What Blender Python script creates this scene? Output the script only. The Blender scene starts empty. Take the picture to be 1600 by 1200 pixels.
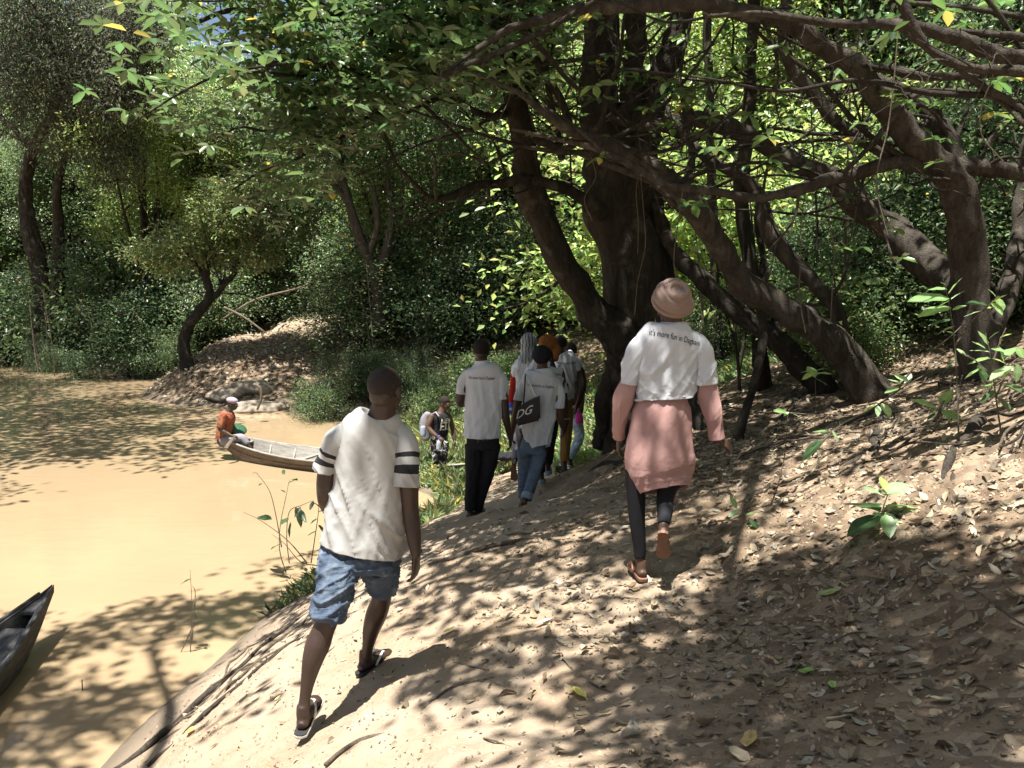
import bpy, bmesh, math, random
import numpy as np
from mathutils import Vector, Matrix, noise as mnoise
from mathutils.bvhtree import BVHTree

random.seed(7)
RNG = np.random.default_rng(11)
S = bpy.context.scene
COL = S.collection
R = math.radians

# ------------------------------------------------------------------ camera, sky, sun, exposure
CAM_H, PITCH, FPX = 3.2, R(7.02), 1300.0
cam_data = bpy.data.cameras.new('camera')
cam = bpy.data.objects.new('camera', cam_data)
COL.objects.link(cam)
cam.location = (0, 0, CAM_H)
cam.rotation_euler = (R(90) - PITCH, 0, 0)
cam_data.sensor_width = 36.0
cam_data.lens = 36.0 * FPX / 1600.0
cam_data.clip_start = 0.05
cam_data.clip_end = 2000.0
S.camera = cam

SUN_EL, SUN_DX, SUN_DY = R(76), 0.48, 0.88          # light travels to +x (right) and +y (away)
nrm_ = math.hypot(SUN_DX, SUN_DY)
SUN_DIR = Vector((SUN_DX / nrm_ * math.cos(SUN_EL), SUN_DY / nrm_ * math.cos(SUN_EL), -math.sin(SUN_EL)))
world = bpy.data.worlds.new('World')
S.world = world
world.use_nodes = True
wn = world.node_tree
wn.nodes.clear()
w_out = wn.nodes.new('ShaderNodeOutputWorld')
w_bg = wn.nodes.new('ShaderNodeBackground')
w_sky = wn.nodes.new('ShaderNodeTexSky')
w_sky.sky_type = 'NISHITA'
w_sky.sun_disc = False
w_sky.sun_elevation = SUN_EL
w_sky.sun_rotation = math.atan2(-SUN_DIR.x, -SUN_DIR.y)
w_sky.air_density = 1.0
w_sky.dust_density = 2.0
w_bg.inputs['Strength'].default_value = 0.05
wn.links.new(w_sky.outputs[0], w_bg.inputs[0])
wn.links.new(w_bg.outputs[0], w_out.inputs[0])

sun_data = bpy.data.lights.new('sun', 'SUN')
sun_data.energy = 5.0
sun_data.angle = R(0.53)
sun_data.color = (1.0, 0.965, 0.895)
sun = bpy.data.objects.new('sun', sun_data)
COL.objects.link(sun)
sun.rotation_euler = SUN_DIR.to_track_quat('-Z', 'Y').to_euler()
sun.location = (-10, -20, 40)

S.view_settings.view_transform = 'Standard'
S.view_settings.look = 'None'
S.view_settings.exposure = 1.55
S.view_settings.gamma = 1.0
S.view_settings.use_curve_mapping = False
S.render.engine = 'CYCLES'
S.cycles.max_bounces = 8
S.cycles.diffuse_bounces = 2
S.cycles.transmission_bounces = 5
S.cycles.transparent_max_bounces = 8

# ------------------------------------------------------------------ helpers: space
CT, ST = math.cos(PITCH), math.sin(PITCH)
def P(u, v, d):
    """the point seen at photo pixel (u, v), d metres ahead of the camera"""
    a, b = (u - 800.0) / FPX, (600.0 - v) / FPX
    y, z = CT + b * ST, -ST + b * CT
    k = d / y
    return Vector((a * k, d, CAM_H + z * k))
def G(u, v, z=0.0):
    a, b = (u - 800.0) / FPX, (600.0 - v) / FPX
    y, zz = CT + b * ST, -ST + b * CT
    k = (z - CAM_H) / zz
    return Vector((a * k, y * k, z))
def proj(p):
    """numpy (N,3) -> u, v, depth"""
    x, y, z = p[:, 0], p[:, 1], p[:, 2] - CAM_H
    fwd = y * CT - z * ST
    up = y * ST + z * CT
    f = np.where(np.abs(fwd) < 1e-3, 1e-3, fwd)
    return 800 + FPX * x / f, 600 - FPX * up / f, fwd

# ------------------------------------------------------------------ helpers: objects
def link(o, parent=None):
    COL.objects.link(o)
    if parent is not None:
        o.parent = parent
    return o
def tag(o, label=None, cat=None, group=None, kind=None):
    if label: o['label'] = label
    if cat: o['category'] = cat
    if group: o['group'] = group
    if kind: o['kind'] = kind
    return o
def thing(name, label, cat, loc=(0, 0, 0), group=None, rz=0.0):
    o = bpy.data.objects.new(name, None)
    o.empty_display_size = 0.2
    link(o)
    o.location = loc
    o.rotation_euler.z = rz
    return tag(o, label, cat, group)
def copy_tree(root, loc=None, rz=None, sc=None):
    r = root.copy(); COL.objects.link(r)
    if loc is not None: r.location = loc
    if rz is not None: r.rotation_euler.z = rz
    if sc is not None: r.scale = (sc, sc, sc) if not hasattr(sc, '__len__') else sc
    for ch in list(root.children):
        c = ch.copy(); COL.objects.link(c); c.parent = r
        for g in list(ch.children):
            d = g.copy(); COL.objects.link(d); d.parent = c
    return r

def raw_mesh(name, verts, loops, starts, mat=None, col=None, smooth=True, attrs=None):
    me = bpy.data.meshes.new(name)
    verts = np.asarray(verts, dtype=np.float32)
    loops = np.asarray(loops, dtype=np.int32)
    starts = np.asarray(starts, dtype=np.int32)
    me.vertices.add(len(verts)); me.vertices.foreach_set('co', verts.ravel())
    me.loops.add(len(loops)); me.loops.foreach_set('vertex_index', loops)
    me.polygons.add(len(starts)); me.polygons.foreach_set('loop_start', starts)
    if smooth: me.polygons.foreach_set('use_smooth', np.ones(len(starts), dtype=bool))
    me.update(calc_edges=True)
    if col is not None:
        at = me.color_attributes.new('Col', 'FLOAT_COLOR', 'POINT')
        c4 = np.ones((len(verts), 4), dtype=np.float32); c4[:, :3] = col
        at.data.foreach_set('color', c4.ravel())
    for k, arr in (attrs or {}).items():
        at = me.attributes.new(k, 'FLOAT', 'POINT')
        at.data.foreach_set('value', np.asarray(arr, dtype=np.float32))
    if mat: me.materials.append(mat)
    return me

class MB:
    """collects tubes / boxes / polygons into one mesh"""
    def __init__(s): s.v, s.f = [], []
    def tube(s, pts, rad, n=8, ry=None, cap=True, rough=0.0, seed=0, lat=None):
        pts = [Vector(p) for p in pts]
        m = len(pts)
        if not hasattr(rad, '__len__'): rad = [rad] * m
        b0 = len(s.v)
        prev = None
        for i in range(m):
            t = (pts[min(i + 1, m - 1)] - pts[max(i - 1, 0)])
            if t.length < 1e-9: t = Vector((0, 0, 1))
            t.normalize()
            if lat is not None:
                x = Vector(lat) - t * t.dot(Vector(lat))
            elif prev is None:
                x = t.orthogonal()
            else:
                x = prev - t * t.dot(prev)
            if x.length < 1e-6: x = t.orthogonal()
            x.normalize(); prev = x
            y = t.cross(x)
            r1 = rad[i]; r2 = rad[i] if ry is None else (ry[i] if hasattr(ry, '__len__') else ry * rad[i])
            for k in range(n):
                a = 2 * math.pi * k / n
                q = 1.0
                if rough:
                    q = 1 + rough * mnoise.noise(pts[i] * (0.9 / max(r1, .02)) * .35 + Vector((math.cos(a) * 1.3, math.sin(a) * 1.3, seed * 3.1)))
                s.v.append(pts[i] + x * (math.cos(a) * r1 * q) + y * (math.sin(a) * r2 * q))
        for i in range(m - 1):
            for k in range(n):
                a, b = b0 + i * n + k, b0 + i * n + (k + 1) % n
                s.f.append((a, b, b + n, a + n))
        if cap:
            s.f.append(tuple(b0 + k for k in reversed(range(n))))
            s.f.append(tuple(b0 + (m - 1) * n + k for k in range(n)))
        return s
    def box(s, c, sz, rot=None):
        b0 = len(s.v); c = Vector(c)
        for dx in (-.5, .5):
            for dy in (-.5, .5):
                for dz in (-.5, .5):
                    p = Vector((dx * sz[0], dy * sz[1], dz * sz[2]))
                    if rot is not None: p = rot @ p
                    s.v.append(c + p)
        for q in ((0, 1, 3, 2), (4, 6, 7, 5), (0, 4, 5, 1), (2, 3, 7, 6), (0, 2, 6, 4), (1, 5, 7, 3)):
            s.f.append(tuple(b0 + i for i in q))
        return s
    def poly(s, verts, faces):
        b0 = len(s.v); s.v += [Vector(p) for p in verts]
        s.f += [tuple(b0 + i for i in f) for f in faces]
        return s
    def mesh(s, name, mat=None, origin=None, smooth=True):
        me = bpy.data.meshes.new(name)
        o = Vector(origin) if origin is not None else Vector()
        me.from_pydata([tuple(p - o) for p in s.v], [], s.f)
        if smooth: me.polygons.foreach_set('use_smooth', np.ones(len(me.polygons), dtype=bool))
        me.update()
        if mat: me.materials.append(mat)
        return me
    def build(s, name, mat=None, parent=None, origin=None, smooth=True):
        if origin is None and parent is not None: origin = world_loc(parent)
        return link(bpy.data.objects.new(name, s.mesh(name, mat, origin, smooth)), parent)
def world_loc(o):
    p = Vector(o.location)
    while o.parent is not None:
        o = o.parent; p = p + Vector(o.location)
    return p

def spline(pts, n=6):
    """Catmull-Rom through rows of numbers"""
    a = np.asarray([list(p) for p in pts], dtype=float)
    if len(a) < 3:
        t = np.linspace(0, 1, n + 1)[:, None]
        return a[0] * (1 - t) + a[-1] * t
    e = np.vstack([2 * a[0] - a[1], a, 2 * a[-1] - a[-2]])
    out = []
    for i in range(1, len(e) - 2):
        p0, p1, p2, p3 = e[i - 1], e[i], e[i + 1], e[i + 2]
        for k in range(n):
            t = k / n
            out.append(.5 * (2 * p1 + (p2 - p0) * t + (2 * p0 - 5 * p1 + 4 * p2 - p3) * t * t + (3 * p1 - p0 - 3 * p2 + p3) * t ** 3))
    out.append(e[-2])
    return np.array(out)

# ------------------------------------------------------------------ helpers: numpy value noise
def _h(ix, iy, s):
    n = (ix.astype(np.int64) * 374761393 + iy.astype(np.int64) * 668265263 + s * 974634777) & 0xffffffff
    n = ((n ^ (n >> 13)) * 1274126177) & 0xffffffff
    return ((n ^ (n >> 16)) & 0xffff) / 65535.0
def vnoise(x, y, s=0):
    ix, iy = np.floor(x), np.floor(y)
    fx, fy = x - ix, y - iy
    fx, fy = fx * fx * (3 - 2 * fx), fy * fy * (3 - 2 * fy)
    a, b = _h(ix, iy, s), _h(ix + 1, iy, s)
    c, d = _h(ix, iy + 1, s), _h(ix + 1, iy + 1, s)
    return (a * (1 - fx) + b * fx) * (1 - fy) + (c * (1 - fx) + d * fx) * fy - .5
def fbm(x, y, s=0, o=4):
    r, a = 0, 1.0
    for i in range(o):
        r = r + a * vnoise(x * 2 ** i, y * 2 ** i, s + i); a *= .5
    return r

# ------------------------------------------------------------------ helpers: materials
class NT:
    def __init__(s, name):
        s.m = bpy.data.materials.new(name); s.m.use_nodes = True
        s.t = s.m.node_tree; s.t.nodes.clear()
        s.out = s.t.nodes.new('ShaderNodeOutputMaterial')
    def n(s, typ, ins=None, **kw):
        nd = s.t.nodes.new('ShaderNode' + typ)
        for k, v in kw.items(): setattr(nd, k, v)
        for k, v in (ins or {}).items():
            sk = nd.inputs[k]
            if isinstance(v, bpy.types.NodeSocket): s.t.links.new(v, sk)
            else: sk.default_value = v
        return nd
    def l(s, a, b): s.t.links.new(a, b)
    def ramp(s, fac, stops, interp='LINEAR'):
        nd = s.n('ValToRGB', {0: fac}); cr = nd.color_ramp; cr.interpolation = interp
        while len(cr.elements) < len(stops): cr.elements.new(.5)
        for e, (p, c) in zip(cr.elements, stops):
            e.position = p; e.color = (*c, 1) if len(c) == 3 else c
        return nd.outputs[0]
    def mix(s, fac, a, b, mode='MIX'):
        nd = s.n('Mix', data_type='RGBA', blend_type=mode)
        for sk, v in ((nd.inputs[0], fac), (nd.inputs[6], a), (nd.inputs[7], b)):
            if isinstance(v, bpy.types.NodeSocket): s.l(v, sk)
            elif hasattr(v, '__len__'): sk.default_value = (*v, 1) if len(v) == 3 else v
            else: sk.default_value = v
        return nd.outputs[2]
    def math(s, op, a, b=0.0):
        nd = s.n('Math', operation=op)
        for sk, v in ((nd.inputs[0], a), (nd.inputs[1], b)):
            if isinstance(v, bpy.types.NodeSocket): s.l(v, sk)
            else: sk.default_value = v
        return nd.outputs[0]
    def noise(s, scale, detail=4, rough=.55, vec=None, dist=0.0):
        ins = {'Scale': scale, 'Detail': detail, 'Roughness': rough, 'Distortion': dist}
        if vec is not None: ins['Vector'] = vec
        return s.n('TexNoise', ins).outputs['Fac']
    def pos(s): return s.n('NewGeometry').outputs['Position']
    def obj(s): return s.n('TexCoord').outputs['Object']
    def scaled(s, vec, sc):
        return s.n('Mapping', {'Vector': vec, 'Scale': sc}).outputs[0]
    def bump(s, h, strength=.5, dist=.02, normal=None):
        ins = {'Height': h, 'Strength': strength, 'Distance': dist}
        if normal is not None: ins['Normal'] = normal
        return s.n('Bump', ins).outputs[0]
    def bsdf(s, color, rough=.7, spec=.3, normal=None, **kw):
        ins = {'Base Color': color if isinstance(color, bpy.types.NodeSocket) else (*color, 1), 'Roughness': rough, 'Specular IOR Level': spec}
        if normal is not None: ins['Normal'] = normal
        ins.update(kw)
        nd = s.n('BsdfPrincipled', ins)
        return nd.outputs[0]
    def done(s, sh): s.l(sh, s.out.inputs[0]); return s.m
# ------------------------------------------------------------------ materials of the setting
def ground_mat():
    t = NT('sandy_ground'); p = t.pos()
    big = t.noise(.8, 5, .6, p); mid = t.noise(5, 6, .65, p); fine = t.noise(60, 4, .7, p); grit = t.noise(220, 2, .6, p)
    c = t.ramp(mid, [(.25, (.29, .23, .17)), (.5, (.41, .33, .25)), (.75, (.49, .405, .315))])
    c = t.mix(t.math('MULTIPLY', fine, .5), c, (.22, .15, .095), 'MIX')
    c = t.mix(t.ramp(big, [(.42, (0, 0, 0)), (.62, (.6, .6, .6))]), c, (.30, .21, .135))
    lit = t.n('Attribute', attribute_name='litter').outputs['Fac']
    vor = t.n('TexVoronoi', {'Vector': p, 'Scale': 14.0}, feature='F1')
    lc = t.ramp(t.n('SeparateColor', {0: vor.outputs['Color']}).outputs[0], [(0, (.055, .036, .024)), (.4, (.115, .075, .048)), (.75, (.20, .14, .09)), (1, (.33, .26, .18))])
    lm = t.math('MULTIPLY', lit, t.ramp(t.noise(3, 5, .6, p), [(.3, (.55, .55, .55)), (.55, (1, 1, 1))]))
    c = t.mix(lm, c, lc)
    wet = t.n('Attribute', attribute_name='wet').outputs['Fac']
    c = t.mix(wet, c, (.13, .105, .078))
    h = t.math('ADD', t.math('MULTIPLY', mid, 1.0), t.math('ADD', t.math('MULTIPLY', fine, .35), t.math('MULTIPLY', grit, .12)))
    h = t.math('ADD', h, t.math('MULTIPLY', t.math('MULTIPLY', vor.outputs['Distance'], lit), -1.2))
    return t.done(t.bsdf(c, .92, .15, t.bump(h, .9, .035)))
def water_mat():
    t = NT('muddy_water'); p = t.pos()
    c = t.ramp(t.noise(.35, 4, .6, p, .6), [(.3, (.268, .196, .118)), (.7, (.305, .226, .138))])
    h = t.math('ADD', t.noise(2.2, 3, .5, t.scaled(p, (1, 2.2, 1)), .4), t.math('MULTIPLY', t.noise(14, 3, .5, p), .12))
    return t.done(t.bsdf(c, .035, .5, t.bump(h, .22, .02), **{'IOR': 1.33}))
def bark_mat(name, a, b, c, sc=9.0):
    t = NT(name); o = t.obj()
    g = t.noise(sc, 7, .7, t.scaled(o, (1, 1, .3)), 1.1); f = t.noise(sc * 7, 4, .7, o)
    col = t.ramp(g, [(.3, a), (.5, b), (.72, c)])
    lich = t.noise(4.5, 3, .6, o)
    col = t.mix(t.ramp(lich, [(.56, (0, 0, 0)), (.66, (.45, .45, .45))]), col, (.16, .145, .115))
    col = t.mix(t.math('MULTIPLY', f, .4), col, tuple(x * .5 for x in a))
    h = t.math('ADD', g, t.math('MULTIPLY', f, .4))
    return t.done(t.bsdf(col, .9, .15, t.bump(h, 1.0, .05)))
def leaf_mat(name, trans=.48, rough=.34, tint=(1, 1, 1), spec=.65):
    t = NT(name)
    c = t.n('Attribute', attribute_name='Col').outputs['Color']
    c = t.n('HueSaturation', {'Hue': .517, 'Saturation': .90, 'Value': 1.16, 'Color': c}).outputs[0]
    c = t.mix(1.0, c, tint, 'MULTIPLY')
    tc = t.n('HueSaturation', {'Hue': .488, 'Saturation': 1.0, 'Value': 2.3, 'Color': c}).outputs[0]
    d = t.bsdf(c, rough, spec)
    tr = t.n('BsdfTranslucent', {'Color': tc}).outputs[0]
    mx = t.n('MixShader', {0: trans, 1: d, 2: tr}).outputs[0]
    return t.done(mx)
def plain(name, col, rough=.7, spec=.3, bump=0, sc=40, var=.15, **kw):
    t = NT(name); o = t.obj()
    n = t.noise(sc, 4, .6, o)
    c = t.mix(t.ramp(n, [(.3, (0, 0, 0)), (.7, (1, 1, 1))]), tuple(x * (1 - var) for x in col), tuple(min(1, x * (1 + var)) for x in col))
    nm = t.bump(n, bump, .01) if bump else None
    return t.done(t.bsdf(c, rough, spec, nm, **kw))

M_GROUND, M_WATER = ground_mat(), water_mat()
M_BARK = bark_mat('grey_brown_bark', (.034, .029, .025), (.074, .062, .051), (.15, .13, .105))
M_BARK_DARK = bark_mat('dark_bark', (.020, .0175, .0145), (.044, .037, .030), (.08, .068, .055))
M_TWIG = bark_mat('dry_twig', (.13, .10, .075), (.23, .185, .14), (.36, .30, .24), 20)
M_LEAF = leaf_mat('green_leaf')
M_LEAF_NEAR = leaf_mat('glossy_near_leaf', .36, .36)
M_LEAF_MATT = leaf_mat('matt_grey_leaf', .25, .75, spec=.1)
M_DRY = leaf_mat('dry_leaf', .12, .6, spec=.25)

# ------------------------------------------------------------------ terrain
def _cp():
    px = [(470, 1150, 4.0), (580, 1045, 4.6), (1000, 903, 4.9), (740, 808, 8.3), (820, 800, 8.6), (800, 1200, 2.9), (1600, 1200, 2.35),
          (1600, 900, 3.6), (1600, 640, 5.2), (1370, 620, 8.0), (1370, 830, 4.6), (1130, 700, 7.2), (1020, 665, 9.5), (900, 738, 10.5), (850, 750, 9.6),
          (1140, 580, 11.5), (650, 740, 12.9), (330, 540, 25), (470, 505, 28), (600, 520, 25), (690, 520, 24), (950, 570, 17), (100, 545, 33), (30, 450, 42),
          (560, 1000, 5.2), (1300, 1000, 3.7), (640, 850, 7.4), (560, 900, 7.2)]
    c = [tuple(P(*q)) for q in px]
    for u, v in ((190, 1160), (330, 1040), (440, 935), (510, 880), (640, 760), (-2, 562), (100, 580), (250, 603), (340, 638), (430, 640), (520, 648), (600, 655)):
        c.append(tuple(G(u, v)))
    c += [(0, 0, 1.55), (-1.4, 1, 1.0), (-2.75, 3, .0), (-2.8, 0, 0), (-4, 0, -.7), (-4, 4, -.8), (-4, 8, -.8), (-3.6, 12, -.6), (-3.2, 15, -.35), (-4.5, 17.5, -.4),
          (-8, 14, -1), (-10, 20, -.8), (-16, 24, -.8), (-11, 6, -1), (-10, 11, -1), (-15.5, 11, .6), (-18, 8, 1.4), (-18, 15, 1.2), (-30, 10, 2.5), (-40, 27, -.5), (-14, 11, -.1), (-13, 17, -.6), (3, 0, 2.4), (8, 0, 4.2), (8, 6, 4.2), (8, 12, 3.8), (-3, -8, 0), (3, -8, 2.3), (-10, -8, -1),
          (-.3, 14.5, .35), (-.6, 13, .15), (-.1, 12.3, .3), (-1.7, 16, .05), (1.2, 15.5, 1.0), (4, 16, 2.1), (-1.2, 18.5, .45), (0, 22, 1.5), (6, 22, 3.0), (-6, 34, 3.0), (-14, 38, 2.2), (4, 32, 4.2), (16, 20, 5),
          (16, 36, 6.5), (-25, 46, 2.4), (-40, 48, 2.2), (0, 50, 6.5), (-20, 62, 6), (20, 62, 8.5), (-45, 70, 6), (45, 40, 8), (40, 0, 8), (45, 70, 9), (0, 80, 9)]
    return np.array(c)
_C = _cp()
def _phi(r2): return np.where(r2 > 1e-9, .5 * r2 * np.log(np.maximum(r2, 1e-9)), 0)
def _fit():
    n = len(_C); xy = _C[:, :2]
    K = _phi(((xy[:, None] - xy[None]) ** 2).sum(-1)) + np.eye(n) * .02
    Pm = np.c_[np.ones(n), xy]
    A = np.block([[K, Pm], [Pm.T, np.zeros((3, 3))]])
    return np.linalg.solve(A, np.r_[_C[:, 2], 0, 0, 0])
_W = _fit()
def H0(x, y):
    x, y = np.asarray(x, float), np.asarray(y, float)
    sh = x.shape; x, y = x.ravel(), y.ravel()
    cx, cy = np.clip(x, -48, 48), np.clip(y, -10, 82)
    z = _W[-3] + _W[-2] * cx + _W[-1] * cy
    for (a, b, _), w in zip(_C, _W[:-3]):
        z = z + w * _phi((cx - a) ** 2 + (cy - b) ** 2)
    return z.reshape(sh)
def H(x, y):
    x, y = np.asarray(x, float), np.asarray(y, float)
    z = H0(x, y)
    far = np.clip((np.hypot(x, y) - 12) / 20, 0, 1)
    lump = fbm(x * .9, y * .9, 3, 3) * (.07 + .35 * far) + fbm(x * 4.2, y * 4.2, 9, 3) * .035 + fbm(x * 14, y * 14, 21, 2) * .014
    damp = np.clip(.25 + z * 1.6, .12, 1)
    # little cut at the near water's edge
    return z + lump * damp
def Hs(x, y): return float(H(np.array([x]), np.array([y]))[0])

def litter_w(x, y):
    """how much of the ground is covered with dry leaves"""
    near = np.clip((x - .15 + .25 * fbm(x, y, 5, 2)) / 1.3, 0, 1) * np.clip((y - 1) / 2, 0, 1)
    far = np.clip((y - 16) / 4, 0, 1)
    path = np.exp(-(((x + 7.2) / 1.9) ** 2 + ((y - 27.3) / 1.7) ** 2))
    return np.clip(np.maximum(near * .75 + .08, far * 1.0) - path * 1.0, 0, 1)
def terrain():
    n = 430
    t = np.linspace(-1, 1, n)
    a = 1.5; b = math.asinh(420 / a)
    gx = a * np.sinh(b * t) + .3
    gy = a * np.sinh(b * t) + 4.5
    X, Y = np.meshgrid(gx, gy)
    Z = H(X, Y)
    v = np.c_[X.ravel(), Y.ravel(), Z.ravel()]
    i = np.arange(n * n).reshape(n, n)
    q = np.stack([i[:-1, :-1], i[:-1, 1:], i[1:, 1:], i[1:, :-1]], -1).reshape(-1, 4)
    lw = litter_w(X, Y).ravel()
    wet = np.clip(1 - (Z - .03) / (.26 + .16 * fbm(X * 2, Y * 2, 33, 2)), 0, 1).ravel() * .9
    me = raw_mesh('riverbank_ground', v, q.ravel(), np.arange(len(q)) * 4, M_GROUND, attrs={'litter': lw, 'wet': wet})
    o = link(bpy.data.objects.new('riverbank_ground', me))
    return tag(o, 'sandy riverbank sloping down to muddy water', kind='structure')
terrain()
def water():
    n = 120
    t = np.linspace(-1, 1, n)
    gx = 2 * np.sinh(math.asinh(210) * t) - 4; gy = 2 * np.sinh(math.asinh(210) * t) + 10
    X, Y = np.meshgrid(gx, gy)
    v = np.c_[X.ravel(), Y.ravel(), np.zeros(n * n)]
    i = np.arange(n * n).reshape(n, n)
    q = np.stack([i[:-1, :-1], i[:-1, 1:], i[1:, 1:], i[1:, :-1]], -1).reshape(-1, 4)
    o = link(bpy.data.objects.new('river_water', raw_mesh('river_water', v, q.ravel(), np.arange(len(q)) * 4, M_WATER)))
    tag(o, 'opaque ochre muddy river water', kind='structure')
water()
# ------------------------------------------------------------------ leaves
def unit(a): return a / np.maximum(np.linalg.norm(a, axis=-1, keepdims=True), 1e-9)
def leaf_mesh(name, pos, axis, nrm, L, W, col, mat, shape=6, fold=.22, droop=.12):
    n = len(pos)
    axis = unit(axis); side = unit(np.cross(axis, nrm)); nr = np.cross(side, axis)
    L, W = np.broadcast_to(L, n)[:, None], np.broadcast_to(W, n)[:, None]
    if shape == 4:
        mid = pos + axis * L * .52
        vs = np.stack([pos, mid + side * W / 2 + nr * W * fold, pos + axis * L - nr * L * droop, mid - side * W / 2 + nr * W * fold], 1)
        fl = np.array([0, 1, 2, 0, 2, 3]); k, fs = 4, [0, 3]
    else:
        m1, m2 = pos + axis * L * .32, pos + axis * L * .68 - nr * L * droop * .4
        vs = np.stack([pos, m1 + side * W * .40 + nr * W * fold, m2 + side * W * .5 + nr * W * fold, pos + axis * L - nr * L * droop,
                       m2 - side * W * .5 + nr * W * fold, m1 - side * W * .40 + nr * W * fold], 1)
        fl = np.array([0, 1, 2, 3, 0, 3, 4, 5]); k, fs = 6, [0, 4]
    loops = (np.arange(n)[:, None] * k + fl[None]).ravel()
    st = (np.arange(n)[:, None] * len(fl) + np.array(fs)[None]).ravel()
    return raw_mesh(name, vs.reshape(-1, 3), loops, st, mat, np.repeat(col, k, 0))
def leaf_cols(n, base, var=.3, yellow=.04, rng=RNG):
    c = np.array(base)[None] * (1 + var * rng.normal(0, .6, (n, 1)))
    c = c * (1 + .12 * rng.normal(0, 1, (n, 3)))
    y = rng.random(n) < yellow
    c[y] = np.array((.28, .22, .03)) * (0.7 + .6 * rng.random((y.sum(), 1)))
    return np.clip(c, .005, .8)
def clump_leaves(cen, per, rad, size, base, rng=RNG, var=.3, yellow=.02, flat=.6, cvar=.25, whorl=False):
    """leaves round each cluster centre; returns arrays for leaf_mesh"""
    n = len(cen)
    cl = np.repeat(np.arange(n), per)
    m = len(cl)
    off = rng.normal(0, 1, (m, 3)); off[:, 2] *= flat
    off *= np.broadcast_to(rad, n)[cl][:, None] * .6
    pos = cen[cl] + off
    out = unit(off + np.array([0, 0, .15]))
    ax = unit(out * .8 + rng.normal(0, .55, (m, 3)) + np.array([0, 0, -.25]))
    nr = unit(rng.normal(0, .45, (m, 3)) + np.array([0, 0, 1.0]))
    if whorl:
        h = m // 5 * 5
        g = np.arange(m) // 5
        gp = cen[cl][g * 5 % m] + off[np.minimum(g * 5, m - 1)]
        pos = gp
        ang = (np.arange(m) % 5) * 2 * np.pi / 5 + rng.random(m) * .6 + g * 1.7
        ax = unit(np.c_[np.cos(ang), np.sin(ang), rng.normal(-.1, .35, m)])
        nr = unit(rng.normal(0, .25, (m, 3)) + np.array([0, 0, 1.0]))
    L = size * (0.65 + .7 * rng.random(m))
    cm = 1 + cvar * rng.normal(0, 1, (n, 1))
    col = np.clip(leaf_cols(m, base, var, yellow, rng) * np.clip(cm[cl], .4, 1.9), .004, .8)
    return pos, ax, nr, L, col

def crown_centres(n, rx, rz, rng, lobes=9):
    """cluster centres: shells of several uneven lobes"""
    lob = rng.normal(0, 1, (lobes, 3)); lob = unit(lob) * (rng.random((lobes, 1)) ** .5) * np.array([rx * .75, rx * .75, rz * .8])
    lr = rx * (.35 + .35 * rng.random(lobes))
    k = rng.integers(0, lobes, n)
    d = unit(rng.normal(0, 1, (n, 3))); r = (rng.random((n, 1)) ** .45)
    return lob[k] + d * r * lr[k][:, None] * np.array([1, 1, .75]), lob, lr

def tree_template(name, seed, h, rx, rz, cz, base, nclump, per, leaf, trunk_r, label, mat_b=None, crown_rad=.55, lean=0.0, yellow=.01, spread=0.0):
    """trunk with limbs and a crown, standing on z = 0"""
    rng = np.random.default_rng(seed); rd = random.Random(seed)
    root = thing(name, label, 'tree')
    cen, lob, lr = crown_centres(nclump, rx, rz, rng)
    if spread: cen = cen + rng.normal(0, spread, cen.shape) * np.array([1, 1, .8])
    cen[:, 2] += cz; lob[:, 2] += cz
    cen = cen[cen[:, 2] > .3]
    tb = MB()
    top = Vector((lean * h * .5, rd.uniform(-.3, .3), cz + rz * .35))
    ctl = [(0, 0, -.4, trunk_r * 1.5), (lean * .6, rd.uniform(-.1, .1), .5, trunk_r * 1.1), (lean * h * .22 + rd.uniform(-.25, .25), rd.uniform(-.25, .25), h * .28, trunk_r * .85),
           (lean * h * .35 + rd.uniform(-.3, .3), rd.uniform(-.3, .3), h * .5, trunk_r * .6), (top.x, top.y, top.z, trunk_r * .25)]
    sp = spline(ctl, 5)
    tb.tube([p[:3] for p in sp], [p[3] for p in sp], 9, rough=.25, seed=seed)
    trunk = tb.build('trunk', mat_b or M_BARK_DARK, root)
    lb = MB()
    for i in range(len(lob)):
        a = sp[rd.randrange(len(sp) // 3, len(sp) - 3)]
        e = lob[i]; mid = (a[:3] + e) / 2 + np.array([rd.uniform(-.4, .4), rd.uniform(-.4, .4), rd.uniform(-.1, .6)])
        q = spline([(*a[:3], a[3] * .55), (*mid, a[3] * .35), (*e, a[3] * .12)], 5)
        lb.tube([p[:3] for p in q], [p[3] for p in q], 6)
    for i in range(0, len(cen), 3):
        j = int(np.argmin(((lob - cen[i]) ** 2).sum(1)))
        a, e = lob[j], cen[i]
        mid = (a + e) / 2 + rng.normal(0, .12, 3)
        lb.tube([a, mid, e], [.03, .02, .008], 4, cap=False)
    lb.build('limb', mat_b or M_BARK_DARK, root)
    pos, ax, nr, L, col = clump_leaves(cen, per, crown_rad, leaf, base, rng, yellow=yellow)
    me = leaf_mesh('crown', pos, ax, nr, L, L * .5, col, M_LEAF, 4)
    link(bpy.data.objects.new('crown', me), root)
    return root

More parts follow.
